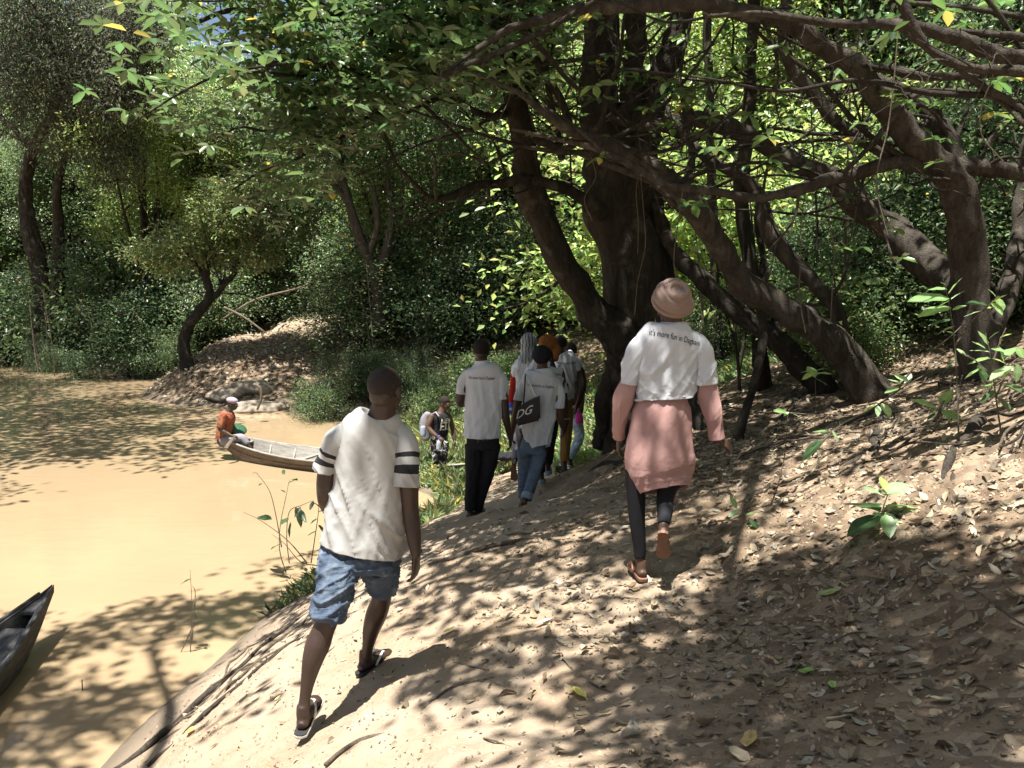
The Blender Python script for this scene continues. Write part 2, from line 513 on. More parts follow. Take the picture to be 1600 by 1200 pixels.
# ------------------------------------------------------------------ limbs traced at their real distance
def limb_pts(ctl, n=6):
    """ctl rows: u, v, d, radius in photo pixels -> rows x, y, z, r"""
    rows = []
    for u, v, d, rp in ctl:
        p = P(u, v, d); rows.append((*p, rp / FPX * d))
    return spline(rows, n)
def add_limb(mb, ctl, sides=10, rough=.22, n=6, seed=0, jit=0.0):
    sp = limb_pts(ctl, n)
    if jit:
        for i, p in enumerate(sp):
            k = mnoise.noise_vector(Vector(p[:3]) * 2.3 + Vector((seed, 0, 0)))
            sp[i, :3] += np.array(k) * jit
    mb.tube([p[:3] for p in sp], [max(p[3], .003) for p in sp], sides, rough=rough, seed=seed)
    return sp
def twigs(mb, sp, count, ln, rng, rmul=.3, up=.2, sub=3, out=None, tmin=.15):
    """side twigs with twiglets off a limb; their tips are collected in out"""
    for _ in range(count):
        i = int(rng.integers(int(len(sp) * tmin), len(sp) - 1))
        a = sp[i, :3]; t = unit(sp[min(i + 1, len(sp) - 1), :3] - sp[max(i - 1, 0), :3])
        d = unit(np.cross(t, rng.normal(0, 1, 3))); d = unit(d + t * rng.uniform(.1, .9) + np.array([0, 0, up]))
        l = ln * rng.uniform(.5, 1.3); r = min(max(sp[i, 3] * rmul, .004), .03)
        m1 = a + d * l * .45 + rng.normal(0, .06 * l, 3); m2 = a + d * l + rng.normal(0, .12 * l, 3) + np.array([0, 0, -.06 * l])
        q = spline([(*a, r), (*m1, r * .7), (*m2, r * .35)], 4)
        mb.tube([p[:3] for p in q], [p[3] for p in q], 5, cap=False)
        if out is not None: out.append(m2)
        for _ in range(sub):
            j = int(rng.integers(2, len(q)))
            b = q[j, :3]; d2 = unit(d + rng.normal(0, .8, 3)); l2 = l * rng.uniform(.25, .6)
            e = b + d2 * l2; md = (b + e) / 2 + rng.normal(0, .05 * l2, 3)
            mb.tube([b, md, e], [r * .4, r * .3, r * .15], 4, cap=False)
            if out is not None: out.append(e)
# ------------------------------------------------------------------ the traced trees
def base_of(u, v, d):
    p = P(u, v, d); return Vector((p.x, p.y, Hs(p.x, p.y)))
TIPS = []
TW = np.random.default_rng(5)
LIMB_SP = []
def tree_from(name, label, loc, trunk_ctl, limb_ctls, mat, twig=(6, .7), tips=None, rough=.22, group=None, slim=.93):
    root = thing(name, label, 'tree', loc, group)
    mb = MB()
    for i, c in enumerate(trunk_ctl):
        sp = add_limb(mb, [(q[0], q[1], q[2], q[3] * slim) for q in c], 18, rough * 1.4, seed=i + len(label), n=9, jit=.03); LIMB_SP.append(sp)
    mb.build('trunk', mat, root)
    for i, c in enumerate(limb_ctls):
        mb = MB(); sp = add_limb(mb, [(q[0], q[1], q[2], q[3] * .86) for q in c], 12, rough * 1.6, seed=i * 3 + 1, jit=.06, n=8); LIMB_SP.append(sp)
        mb.build('limb', mat, root)
        if twig[0]:
            tb = MB(); twigs(tb, sp, twig[0], twig[1], TW, out=tips)
            tb.build('twig', mat, root)['kind'] = 'stuff'
    return root

big_loc = base_of(1020, 668, 9.5)
big_tips = []
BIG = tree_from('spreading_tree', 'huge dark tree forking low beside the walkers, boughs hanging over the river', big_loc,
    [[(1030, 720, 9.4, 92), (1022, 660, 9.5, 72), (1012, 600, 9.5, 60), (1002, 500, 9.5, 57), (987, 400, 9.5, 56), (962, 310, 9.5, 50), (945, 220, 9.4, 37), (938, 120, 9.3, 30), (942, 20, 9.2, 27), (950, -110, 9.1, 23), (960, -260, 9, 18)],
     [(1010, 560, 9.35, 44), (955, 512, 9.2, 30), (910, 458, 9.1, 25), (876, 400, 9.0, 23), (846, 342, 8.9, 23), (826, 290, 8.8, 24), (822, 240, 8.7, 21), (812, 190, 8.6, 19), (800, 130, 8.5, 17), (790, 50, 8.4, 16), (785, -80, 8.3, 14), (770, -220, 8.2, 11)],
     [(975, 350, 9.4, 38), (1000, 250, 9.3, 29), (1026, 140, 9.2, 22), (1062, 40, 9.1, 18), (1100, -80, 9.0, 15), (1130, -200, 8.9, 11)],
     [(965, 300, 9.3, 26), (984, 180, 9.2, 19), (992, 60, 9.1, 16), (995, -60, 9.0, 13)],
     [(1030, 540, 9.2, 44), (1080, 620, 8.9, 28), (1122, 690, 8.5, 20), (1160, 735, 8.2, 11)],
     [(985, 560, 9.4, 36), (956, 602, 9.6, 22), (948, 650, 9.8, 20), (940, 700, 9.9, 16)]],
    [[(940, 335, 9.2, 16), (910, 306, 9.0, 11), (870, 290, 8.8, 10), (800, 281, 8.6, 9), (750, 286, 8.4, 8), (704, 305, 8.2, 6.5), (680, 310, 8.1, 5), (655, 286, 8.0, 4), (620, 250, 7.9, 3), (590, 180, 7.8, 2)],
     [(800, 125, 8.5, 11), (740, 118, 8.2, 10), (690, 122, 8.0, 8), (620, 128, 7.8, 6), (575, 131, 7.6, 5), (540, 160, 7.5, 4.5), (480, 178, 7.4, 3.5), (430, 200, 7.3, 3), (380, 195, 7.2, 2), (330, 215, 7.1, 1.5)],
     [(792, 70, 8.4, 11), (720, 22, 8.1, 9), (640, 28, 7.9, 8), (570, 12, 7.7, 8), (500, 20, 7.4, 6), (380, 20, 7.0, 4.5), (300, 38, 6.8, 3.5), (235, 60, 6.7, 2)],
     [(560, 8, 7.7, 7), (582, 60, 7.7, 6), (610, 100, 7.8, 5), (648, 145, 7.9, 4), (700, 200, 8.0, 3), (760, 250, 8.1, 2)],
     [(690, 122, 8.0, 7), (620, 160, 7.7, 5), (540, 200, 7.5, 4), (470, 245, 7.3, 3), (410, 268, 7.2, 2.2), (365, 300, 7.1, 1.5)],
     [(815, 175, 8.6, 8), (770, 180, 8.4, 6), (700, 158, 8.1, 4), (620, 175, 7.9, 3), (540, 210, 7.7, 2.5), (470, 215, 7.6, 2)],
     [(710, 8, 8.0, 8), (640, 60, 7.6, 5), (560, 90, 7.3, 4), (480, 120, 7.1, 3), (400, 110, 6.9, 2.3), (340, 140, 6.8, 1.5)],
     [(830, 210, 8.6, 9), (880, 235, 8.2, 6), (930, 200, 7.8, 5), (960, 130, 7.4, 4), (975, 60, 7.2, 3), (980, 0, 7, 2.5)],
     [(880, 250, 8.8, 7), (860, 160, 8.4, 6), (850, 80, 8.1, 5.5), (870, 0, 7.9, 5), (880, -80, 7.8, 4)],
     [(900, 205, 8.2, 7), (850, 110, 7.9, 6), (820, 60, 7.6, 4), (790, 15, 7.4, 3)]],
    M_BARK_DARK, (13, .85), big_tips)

ARCH = tree_from('leaning_tree', 'tree leaning in from the right with one big sunlit bough arching across the top', base_of(1548, 640, 7.0),
    [[(1552, 668, 7.0, 60), (1545, 620, 7.0, 44), (1525, 540, 7.0, 36), (1515, 450, 7.0, 33), (1508, 360, 6.9, 32), (1495, 292, 6.8, 30), (1455, 247, 6.7, 26), (1410, 196, 6.6, 24), (1370, 150, 6.5, 22), (1340, 108, 6.4, 20), (1290, 75, 6.3, 17), (1240, 42, 6.2, 16), (1180, 22, 6.1, 15), (1100, 8, 6.0, 14), (1000, 8, 5.9, 12), (920, 15, 5.8, 10), (850, 30, 5.7, 9), (790, 50, 5.6, 7), (730, 85, 5.5, 4.5), (680, 130, 5.4, 2.5)]],
    [[(1525, 480, 7.3, 26), (1450, 402, 7.9, 27), (1390, 355, 8.2, 25), (1330, 310, 8.2, 20), (1290, 276, 8.2, 18), (1240, 249, 8.2, 17), (1200, 225, 8.2, 16), (1160, 205, 8.2, 16), (1120, 195, 8.2, 15), (1060, 190, 8.3, 12), (1000, 195, 8.5, 8), (950, 180, 8.5, 5)],
     [(1500, 285, 6.8, 19), (1480, 218, 6.9, 16), (1442, 172, 7.0, 14), (1400, 142, 7.1, 11), (1350, 120, 7.2, 7), (1290, 110, 7.3, 4)],
     [(1505, 262, 6.8, 16), (1440, 260, 6.7, 13), (1380, 262, 6.7, 12), (1330, 275, 6.7, 12), (1270, 292, 6.6, 11), (1200, 303, 6.6, 8), (1130, 303, 6.6, 7.5), (1070, 295, 6.6, 7), (1000, 266, 6.7, 7), (930, 235, 6.8, 6), (860, 215, 7.0, 4), (800, 205, 7.1, 2.5)],
     [(1500, 260, 6.8, 18), (1550, 262, 6.8, 15), (1600, 278, 6.8, 14), (1660, 300, 6.8, 12)],
     [(1412, 260, 6.8, 10), (1380, 240, 6.9, 11), (1330, 205, 7.0, 11), (1280, 160, 7.0, 11), (1242, 115, 7.0, 11), (1229, 60, 7.0, 10), (1222, -40, 7.0, 9)],
     [(1345, 105, 6.4, 8), (1400, 106, 6.3, 8), (1450, 115, 6.2, 7), (1530, 112, 6.1, 7), (1600, 120, 6, 7)],
     [(1530, 560, 7, 20), (1570, 470, 7.4, 18), (1590, 380, 7.7, 17), (1605, 280, 7.9, 15), (1620, 150, 8.1, 13)]],
    M_BARK, (9, .6), TIPS, slim=.82)

LOW = tree_from('low_forked_tree', 'low tree left of the saplings with a long sunlit bough sweeping up to the left', base_of(1372, 635, 8.0),
    [[(1385, 668, 8.0, 46), (1370, 625, 8.0, 34), (1350, 595, 8.0, 29), (1318, 558, 8.0, 27), (1270, 512, 7.9, 25), (1215, 478, 7.8, 23), (1168, 453, 7.7, 23), (1140, 410, 7.6, 20), (1110, 360, 7.5, 19), (1070, 310, 7.3, 18), (1030, 272, 7.2, 16), (985, 246, 7.1, 14), (940, 221, 7.0, 12), (890, 200, 6.8, 9), (850, 175, 6.7, 6.5), (800, 140, 6.5, 4), (740, 110, 6.4, 2.5)]],
    [[(1345, 598, 8.2, 23), (1322, 540, 8.4, 18), (1306, 490, 8.5, 15), (1270, 440, 8.6, 14), (1235, 405, 8.7, 14), (1206, 370, 8.8, 15), (1195, 330, 8.9, 13), (1185, 300, 9.0, 11), (1150, 270, 9.0, 10), (1100, 240, 9.1, 9), (1050, 205, 9.2, 8), (1010, 190, 9.2, 5)],
     [(1060, 300, 7.3, 8), (1085, 250, 7.6, 7), (1070, 200, 7.8, 5), (1040, 150, 8, 4), (1020, 90, 8.1, 3)],
     [(1110, 355, 7.5, 9), (1060, 330, 7.8, 7), (1010, 280, 8.0, 6), (950, 255, 8.2, 5), (890, 240, 8.3, 3)]],
    M_BARK, (8, .6), TIPS)

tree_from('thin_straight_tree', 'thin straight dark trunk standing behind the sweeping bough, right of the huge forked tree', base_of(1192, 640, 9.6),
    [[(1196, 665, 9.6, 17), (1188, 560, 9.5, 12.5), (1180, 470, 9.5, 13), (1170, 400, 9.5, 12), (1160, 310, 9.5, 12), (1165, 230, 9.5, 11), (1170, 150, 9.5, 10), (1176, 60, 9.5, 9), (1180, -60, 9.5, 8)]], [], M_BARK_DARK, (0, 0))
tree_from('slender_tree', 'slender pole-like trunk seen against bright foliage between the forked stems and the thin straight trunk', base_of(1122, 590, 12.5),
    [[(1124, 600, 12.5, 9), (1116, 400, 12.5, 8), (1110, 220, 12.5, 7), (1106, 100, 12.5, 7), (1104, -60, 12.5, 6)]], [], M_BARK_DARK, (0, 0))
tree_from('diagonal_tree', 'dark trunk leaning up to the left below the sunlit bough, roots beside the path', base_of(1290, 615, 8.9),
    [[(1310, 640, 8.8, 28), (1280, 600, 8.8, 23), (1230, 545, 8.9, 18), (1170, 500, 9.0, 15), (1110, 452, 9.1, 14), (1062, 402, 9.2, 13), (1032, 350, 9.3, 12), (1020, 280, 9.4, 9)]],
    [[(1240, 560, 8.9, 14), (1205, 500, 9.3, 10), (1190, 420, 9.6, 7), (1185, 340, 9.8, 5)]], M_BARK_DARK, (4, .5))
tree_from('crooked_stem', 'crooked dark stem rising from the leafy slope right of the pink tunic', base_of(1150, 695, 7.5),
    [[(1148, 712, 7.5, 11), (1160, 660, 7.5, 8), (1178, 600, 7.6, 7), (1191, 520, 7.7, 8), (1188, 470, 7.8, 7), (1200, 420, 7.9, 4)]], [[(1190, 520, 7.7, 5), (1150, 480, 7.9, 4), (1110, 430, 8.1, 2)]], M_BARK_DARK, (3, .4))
OVER = tree_from('riverside_tree', 'pale boughs entering from the top right corner, in front of the arching bough', base_of(1760, 420, 5.0),
    [[(1790, 560, 5.0, 40), (1770, 300, 5.0, 30), (1700, 120, 5.0, 20), (1640, 95, 5.0, 16), (1560, 80, 5.0, 13), (1500, 62, 5.0, 12), (1450, 50, 5.0, 10), (1380, 40, 5.0, 8), (1300, 35, 5.0, 7), (1200, 20, 5.0, 5), (1100, 25, 5, 3)]],
    [[(1700, 122, 4.9, 14), (1640, 120, 4.8, 10), (1580, 119, 4.8, 9), (1530, 110, 4.8, 8), (1480, 90, 4.8, 8), (1442, 60, 4.8, 8), (1412, 5, 4.8, 10), (1395, -60, 4.8, 10)],
     [(1690, 110, 5.0, 9), (1600, 68, 5.0, 7), (1550, 58, 5.0, 6), (1490, 43, 5.0, 4)],
     [(1700, 260, 5.0, 9), (1620, 192, 5.0, 7), (1580, 160, 5.0, 6), (1520, 130, 5.1, 6), (1440, 60, 5.2, 5), (1400, 20, 5.2, 4)],
     [(1680, 250, 5, 6), (1600, 185, 5.0, 4.5), (1555, 155, 5.1, 4), (1470, 136, 5.2, 3), (1400, 130, 5.3, 2)],
     [(1660, 40, 5, 6), (1560, 28, 5.1, 5), (1440, 5, 5.2, 4), (1330, -15, 5.3, 3)],
     [(1620, 100, 5, 6), (1560, 20, 5, 4), (1500, -30, 5, 3)]],
    M_BARK, (4, .4), TIPS)

def tangle():
    rng = np.random.default_rng(91)
    src = np.vstack([q for q in LIMB_SP if len(q) > 20])
    u, v, f = proj(src[:, :3]); src = src[(u > 620) & (u < 1560) & (v > -60) & (v < 330)]
    done, tries = 0, 0
    while done < 78 and tries < 2000:
        tries += 1
        a = src[rng.integers(len(src)), :3]
        d = unit(np.array([rng.normal(-.35, 1), rng.normal(-.25, .6), rng.normal(.12, .45)]))
        L = rng.uniform(1.1, 3.2); pts = [a]
        for i in range(5):
            d = unit(d + rng.normal(0, .22, 3)); pts.append(pts[-1] + d * L / 5)
        pts = np.array(pts); u, v, f = proj(pts)
        if v.max() > 345 or f.min() < 4.2 or u.max() > 1620: continue
        r0 = rng.uniform(.009, .026); sp = spline([(*p, r0 * (1 - .16 * i)) for i, p in enumerate(pts)], 4)
        mb = MB(); mb.tube([p[:3] for p in sp], [p[3] for p in sp], 6, rough=.2, seed=done)
        mb.build('branch', M_BARK_DARK if rng.random() < .75 else M_BARK, BIG)
        tb = MB(); twigs(tb, np.c_[sp[:, :3], sp[:, 3]], 5, .45, rng, out=big_tips if u.mean() < 900 else TIPS); tb.build('twig', M_BARK_DARK, BIG)['kind'] = 'stuff'
        done += 1
    for k in range(16):
        a = src[rng.integers(len(src)), :3]; L = rng.uniform(.5, 1.5); pts = [a + np.array([rng.normal(0, .04), rng.normal(0, .04), -L * t]) for t in np.linspace(0, 1, 5)]
        mb = MB(); mb.tube([p[:3] for p in spline(pts, 4)], .0045, 5, cap=False); mb.build('hanging_vine', M_TWIG, BIG)
tangle()
# leaves hanging from the boughs over the river: the biggest are single leaf parts, the rest one mass
def big_crown():
    rng = np.random.default_rng(21)
    tips = np.array(big_tips)
    u, v, f = proj(tips)
    tips = tips[(u < 860) & (v < 380)]
    extra = tips[rng.integers(0, len(tips), 520)] + rng.normal(0, .33, (520, 3)) * np.array([1.3, 1, .9])
    cen = np.vstack([tips, extra])
    u, v, f = proj(cen)
    # fringe: hangs to about 330 px down at u = 400, less towards both ends
    lim = 60 + 250 * np.exp(-((u - 430) / 190) ** 2) + 40 * np.sin(u / 31.)
    cen = cen[(v < np.maximum(lim, 140)) & (u > 215)]
    pos, ax, nr, L, col = clump_leaves(cen, 13, .26, .118, (.052, .088, .024), rng, var=.35, yellow=.012, whorl=True, cvar=.2)
    me = leaf_mesh('leaf_mass', pos, ax, nr, L, L * .40, col, M_LEAF_NEAR, 6)
    o = link(bpy.data.objects.new('leaf_mass', me), BIG); o.location = -BIG.location
    o['kind'] = 'stuff'
    variants = []
    for i, c in enumerate([(.060, .10, .024), (.09, .14, .03), (.045, .08, .025), (.26, .17, .03)]):
        q = leaf_mesh('leaf', np.zeros((1, 3)), np.array([[1., 0, 0]]), np.array([[0, 0, 1.]]), np.array([1.0]), np.array([.42]), np.array([c]), M_LEAF_NEAR, 6)
        variants.append(q)
    pick = rng.choice(len(cen), 240, replace=True)
    for k in pick:
        o = link(bpy.data.objects.new('leaf', variants[int(rng.choice(4, p=[.52, .32, .15, .01]))]), BIG)
        p = cen[k] + rng.normal(0, .12, 3)
        a = Vector(rng.normal(0, 1, 3) * np.array([1, 1, .4]) + np.array([0, 0, -.2])).normalized()
        s = .13 * rng.uniform(.8, 1.25)
        o.rotation_mode = 'QUATERNION'; o.rotation_quaternion = a.to_track_quat('X', 'Z')
        o.scale = (s, s, s); o.location = Vector(p) - BIG.location
big_crown()
def sparse_leaves(root, tips, n, size, base, seed, name='leaf_mass'):
    rng = np.random.default_rng(seed)
    t = np.array(tips); t = t[rng.integers(0, len(t), n)] + rng.normal(0, .06, (n, 3))
    pos, ax, nr, L, col = clump_leaves(t, 5, .1, size, base, rng, whorl=True, yellow=.04)
    o = link(bpy.data.objects.new(name, leaf_mesh(name, pos, ax, nr, L, L * .42, col, M_LEAF_NEAR, 6)), root)
    o.location = -root.location; o['kind'] = 'stuff'
sparse_leaves(ARCH, TIPS, 190, .11, (.07, .12, .026), 8)

# ------------------------------------------------------------------ canopy above the frame: shades ground and water
def in_poly(u, v, poly):
    c = np.zeros(len(u), bool); j = len(poly) - 1
    for i in range(len(poly)):
        (xi, yi), (xj, yj) = poly[i], poly[j]
        c ^= ((yi > v) != (yj > v)) & (u < (xj - xi) * (v - yi) / (yj - yi + 1e-12) + xi); j = i
    return c
SD = np.array(SUN_DIR)
def canopy(root, zones, seed, leaf=.15, base=(.06, .09, .022), hmin=5.5, hmax=9):
    """clusters of leaves on the sun's side of the ground they shade"""
    rng = np.random.default_rng(seed)
    cens, rads, pers = [], [], []
    for kind, poly, dens, cr, per in zones:
        pts = np.array([tuple(G(u, v, zz)) if kind in 'gw' else (u, v, 0) for u, v in poly for zz in ((.4, 2.3) if kind == 'g' else (0.,))])
        lo, hi = pts[:, :2].min(0), pts[:, :2].max(0)
        lo, hi = np.maximum(lo, -40), np.minimum(hi, 45)
        n = int(dens * (hi[0] - lo[0]) * (hi[1] - lo[1]))
        x = rng.uniform(lo[0], hi[0], n); y = rng.uniform(lo[1], hi[1], n)
        z = np.maximum(H0(x, y), 0) if kind == 'g' else np.full(n, {'h': 3.8, 'm': 2.5}.get(kind, 0.))
        if kind in ('w3', 'h', 'm'): ok = in_poly(x, y, poly)
        else:
            u, v, f = proj(np.c_[x, y, z]); ok = in_poly(u, v, poly) & (f > .3)
        k_ = .55 if kind == 'w' else 1.7
        if kind != 'm': ok &= vnoise(x * k_ + 3, y * k_ * .8, 77) + .7 * vnoise(x * k_ * 2.6, y * k_ * 2.6, 78) > -.13
        x, y, z = x[ok], y[ok], z[ok]
        hh = rng.uniform(hmin, hmax, len(x))
        g = np.c_[x, y, z]
        for _ in range(40):
            c = g - SD[None] * (hh / -SD[2])[:, None]
            u, v, f = proj(c)
            seen = (f > .2) & (u > -150) & (u < 1750) & (v > -90) & (v < 1300)
            if not seen.any(): break
            hh = np.where(seen, hh + .5, hh)
        cens.append(c); rads.append(np.full(len(c), cr)); pers.append(np.full(len(c), per))
    cen, rad, per = np.vstack(cens), np.concatenate(rads), int(np.mean(np.concatenate(pers)))
    pos, ax, nr, L, col = clump_leaves(cen, per, rad, leaf, base, rng, flat=.5)
    o = link(bpy.data.objects.new('canopy', leaf_mesh('canopy', pos, ax, nr, L, L * .5, col, M_LEAF, 4)), root)
    o.location = -root.location; o['kind'] = 'stuff'
    return cen
def canopy_limbs(root, cen, start, seed, k=9):
    rng = np.random.default_rng(seed)
    mb = MB(); start = np.array(start)
    hub = []
    for _ in range(k):
        e = cen[rng.integers(len(cen))]
        mid = (start + e) / 2 + rng.normal(0, .5, 3) + np.array([0, 0, .6])
        sp = spline([(*start, .13), (*mid, .075), (*e, .03)], 8)
        mb.tube([p[:3] for p in sp], [p[3] for p in sp], 7, rough=.2); hub.append(sp[4:, :3])
    hub = np.vstack(hub)
    for c in cen[::4]:
        j = hub[np.argmin(((hub - c) ** 2).sum(1))]
        mid = (j + c) / 2 + rng.normal(0, .12, 3)
        mb.tube([j, mid, c], [.022, .014, .006], 4, cap=False)
    mb.build('canopy_limb', M_BARK_DARK, root)
ZONES_R = [
    # (kind, photo polygon of the shaded ground, clusters per square metre, cluster radius, leaves per cluster)
    ('g', [(640, 860), (900, 740), (1150, 660), (1200, 685), (1130, 790), (1110, 900), (900, 1010), (760, 960), (640, 930)], 17.0, .34, 32),
    ('g', [(660, 1010), (900, 960), (1180, 900), (1600, 830), (1600, 1200), (900, 1200), (820, 1130), (680, 1090)], 16, .25, 32),
    ('g', [(1080, 1010), (1250, 880), (1600, 800), (1700, 1250), (1130, 1250)], 34.0, .3, 32),
    ('g', [(690, 760), (940, 720), (1130, 650), (1180, 720), (1000, 800), (760, 850)], 13, .32, 32),
    ('g', [(300, 1110), (420, 1000), (560, 920), (640, 960), (480, 1080), (400, 1180)], .6, .24, 32),
    ('w3', [(-.2, 7.2), (1.9, 6.4), (3.2, 9), (2.5, 12), (.6, 11.2), (-.4, 9.5)], 5.5, .34, 32),
    ('w3', [(1.3, 9), (6, 7.8), (9, 7.2), (9, 14), (1.5, 14)], 7.0, .42, 32),
    ('m', [(.35, 4.5), (1.5, 4.5), (1.5, 5.3), (.35, 5.3)], 9.0, .22, 32),
    ('h', [(-.8, 7.2), (2.9, 7.2), (2.9, 11.5), (-.8, 11.5)], 5.5, .36, 32),
]
cenR = canopy(BIG, ZONES_R, 31)
ZONES_F = [('w3', [(-6.2, 20.8), (-3, 18.4), (0, 17), (1.8, 17), (2.4, 26), (-4, 28), (-5.5, 27)], 10, .55, 32),
           ('w3', [(-9.8, 22), (-6, 21), (-5.8, 25.2), (-9.5, 25)], 13, .5, 34),
           ('w3', [(-9.8, 20.6), (-6, 20.2), (-6, 21.3), (-9.8, 22)], 3, .5, 32)]
cenF = canopy(BIG, ZONES_F, 33, leaf=.2, hmin=10, hmax=14)
canopy_limbs(BIG, cenR, P(945, -150, 9.1), 4, 12)
# dense shade over the forest floor on the right, from the leaning tree's own crown
ZONES_A = [('w3', [(1.6, 8.5), (3, 6.8), (5.5, 4.6), (9, 3), (10, 12), (3, 14)], 4.5, .42, 30)]
cenA = canopy(ARCH, ZONES_A, 37, hmin=7, hmax=11)
# a tree behind the camera on the near bank shades the water at lower left
BACK = thing('bank_tree', 'tree on the near bank behind the viewpoint whose crown shades the water', 'tree', (-2.2, -1.5, Hs(-2.2, -1.5)))
mb = MB(); sp = spline([(-2.2, -1.5, -.2, .3), (-2.3, -1.4, 2.5, .24), (-2.9, -.6, 5, .19), (-3.4, .2, 7.5, .1)], 6)
mb.tube([p[:3] for p in sp], [p[3] for p in sp], 10, rough=.2); mb.build('trunk', M_BARK, BACK)
ZONES_W = [
    ('w', [(0, 960), (90, 990), (220, 950), (420, 925), (430, 960), (330, 1000), (120, 1020), (80, 1090), (0, 1110)], 15, .30, 30),
    ('w', [(0, 1090), (130, 1040), (250, 1100), (190, 1160), (0, 1200)], 13, .30, 30),
    ('w', [(330, 855), (450, 850), (480, 890), (380, 905)], 5.0, .3, 30),
    ('w', [(30, 1150), (260, 1040), (330, 1040), (200, 1150)], 3.0, .22, 30),
]
cenW = canopy(BACK, ZONES_W, 41, hmin=8, hmax=12)
canopy_limbs(BACK, cenW, (-2.9, -.6, 5), 6, 3)

LEFT = thing('waterside_tree', 'tall tree standing on the left bank outside the picture, shading the far water', 'tree', (-15.5, 11, Hs(-15.5, 11)))
mb = MB(); sp = spline([(-15.5, 11, -.2, .4), (-15, 11.2, 4, .32), (-14, 12, 8, .25), (-12.5, 13, 12, .12)], 6)
mb.tube([p[:3] for p in sp], [p[3] for p in sp], 10, rough=.2); mb.build('trunk', M_BARK, LEFT, origin=(0, 0, 0)).location = -LEFT.location
ZONES_L = [('w', [(-60, 575), (120, 600), (330, 640), (350, 665), (300, 690), (345, 700), (230, 745), (100, 745), (-60, 790)], 8, .55, 34),
           ('w3', [(-20, 25.5), (-13, 23.5), (-9.8, 23), (-10, 26.5), (-14, 29), (-20, 30)], 2.5, .6, 34)]
cenL = canopy(LEFT, ZONES_L, 43, leaf=.2, hmin=7, hmax=11)
canopy_limbs(LEFT, cenL, (-13.2, 12.5, 10), 8, 9)

# ------------------------------------------------------------------ left bank trees and the forest wall
def far_tree(name, label, u, v, d, trunks, limbs, seed, crown=None, mat=None):
    loc = base_of(u, v, d)
    root = thing(name, label, 'tree', loc)
    mb = MB()
    for i, c in enumerate(trunks): add_limb(mb, c, 9, .25, seed=i)
    mb.build('trunk', mat or M_BARK_DARK, root)
    rng = np.random.default_rng(seed)
    for i, c in enumerate(limbs):
        mb = MB(); sp = add_limb(mb, c, 7, .2, seed=i, jit=.1); mb.build('limb', mat or M_BARK_DARK, root)
        mb = MB(); twigs(mb, sp, 9, 1.6, rng); mb.build('twig', mat or M_BARK_DARK, root)['kind'] = 'stuff'
    if crown:
        cen = []
        for (cu, cv, cd, rx, rz, n) in crown:
            c = P(cu, cv, cd)
            q = rng.normal(0, 1, (n, 3)); q = unit(q) * (rng.random((n, 1)) ** .4)
            cen.append(np.array(c)[None] + q * np.array([rx, rx * .8, rz]))
        cen = np.vstack(cen)
        return root, cen, rng
    return root
r_, cen, rng = far_tree('grey_leaved_tree', 'tall tree at the far left with forked black trunk and drooping dull grey crown', 62, 535, 31,
    [[(60, 552, 31, 20), (68, 500, 31, 15), (68, 460, 31, 14), (60, 410, 31, 14), (45, 350, 31, 12), (40, 290, 31, 10), (55, 230, 31, 9), (78, 185, 30.6, 8), (92, 130, 30, 6), (100, 60, 29.5, 4)],
     [(78, 552, 31, 12), (90, 500, 31, 11), (90, 430, 31, 10), (92, 350, 31, 8), (90, 290, 30.8, 6), (110, 220, 30.5, 4)]],
    [[(55, 240, 31, 6), (20, 200, 31, 4), (-40, 150, 31, 3)], [(85, 160, 30.5, 6), (140, 110, 29.5, 4), (200, 80, 28.5, 2.5)], [(80, 190, 30.5, 6), (130, 180, 29.5, 4), (180, 200, 28.5, 2.5)], [(95, 100, 30, 5), (60, 30, 29, 4), (20, -40, 28.5, 3)]],
    3, [(110, 70, 28.5, 2.6, 2.2, 300), (40, 130, 29.5, 2.4, 1.8, 160), (190, 120, 27.5, 1.6, 1.6, 190), (60, -60, 28, 3.6, 2.0, 200), (-80, 100, 29, 3, 3, 120), (180, 240, 28, .9, 1.3, 60), (100, 200, 28.5, 1.5, 1.2, 80), (215, 40, 27, 1.0, 1.4, 80)])
pos, ax, nr, L, col = clump_leaves(cen, 48, .40, .14, (.085, .09, .06), rng, var=.3, yellow=.0, flat=1.1)
ax = unit(ax + np.array([0, 0, -.7]))
o = link(bpy.data.objects.new('crown', leaf_mesh('crown', pos, ax, nr, L, L * .34, col, M_LEAF_MATT, 4)), r_); o.location = -r_.location

r_, cen, rng = far_tree('bent_tree', 'small bent tree on the far bank left of the sandy path, with sunlit yellow-green crown', 292, 565, 23.5,
    [[(296, 585, 23.5, 12), (288, 545, 23.5, 9), (292, 515, 23.5, 9), (310, 488, 23.5, 8), (328, 463, 23.5, 7), (322, 430, 23.5, 6), (330, 385, 23.5, 5), (350, 320, 23.5, 3)]],
    [[(318, 478, 23.5, 6), (345, 452, 23.5, 5), (366, 425, 23.5, 4), (372, 380, 23.5, 3)], [(325, 440, 23.5, 4), (295, 400, 23.5, 3), (270, 360, 23.6, 2)], [(335, 380, 23.5, 4), (380, 330, 23.3, 3), (430, 300, 23, 2)]],
    5, [(365, 330, 23.2, 1.25, .85, 110), (320, 385, 23.4, .9, .6, 55), (415, 300, 23, .8, .6, 50), (255, 400, 23.6, 1.0, .8, 45), (390, 400, 23.4, .8, .5, 35)])
pos, ax, nr, L, col = clump_leaves(cen, 46, .34, .125, (.13, .155, .05), rng, var=.25, yellow=.0)
o = link(bpy.data.objects.new('crown', leaf_mesh('crown', pos, ax, nr, L, L * .45, col, M_LEAF, 4)), r_); o.location = -r_.location

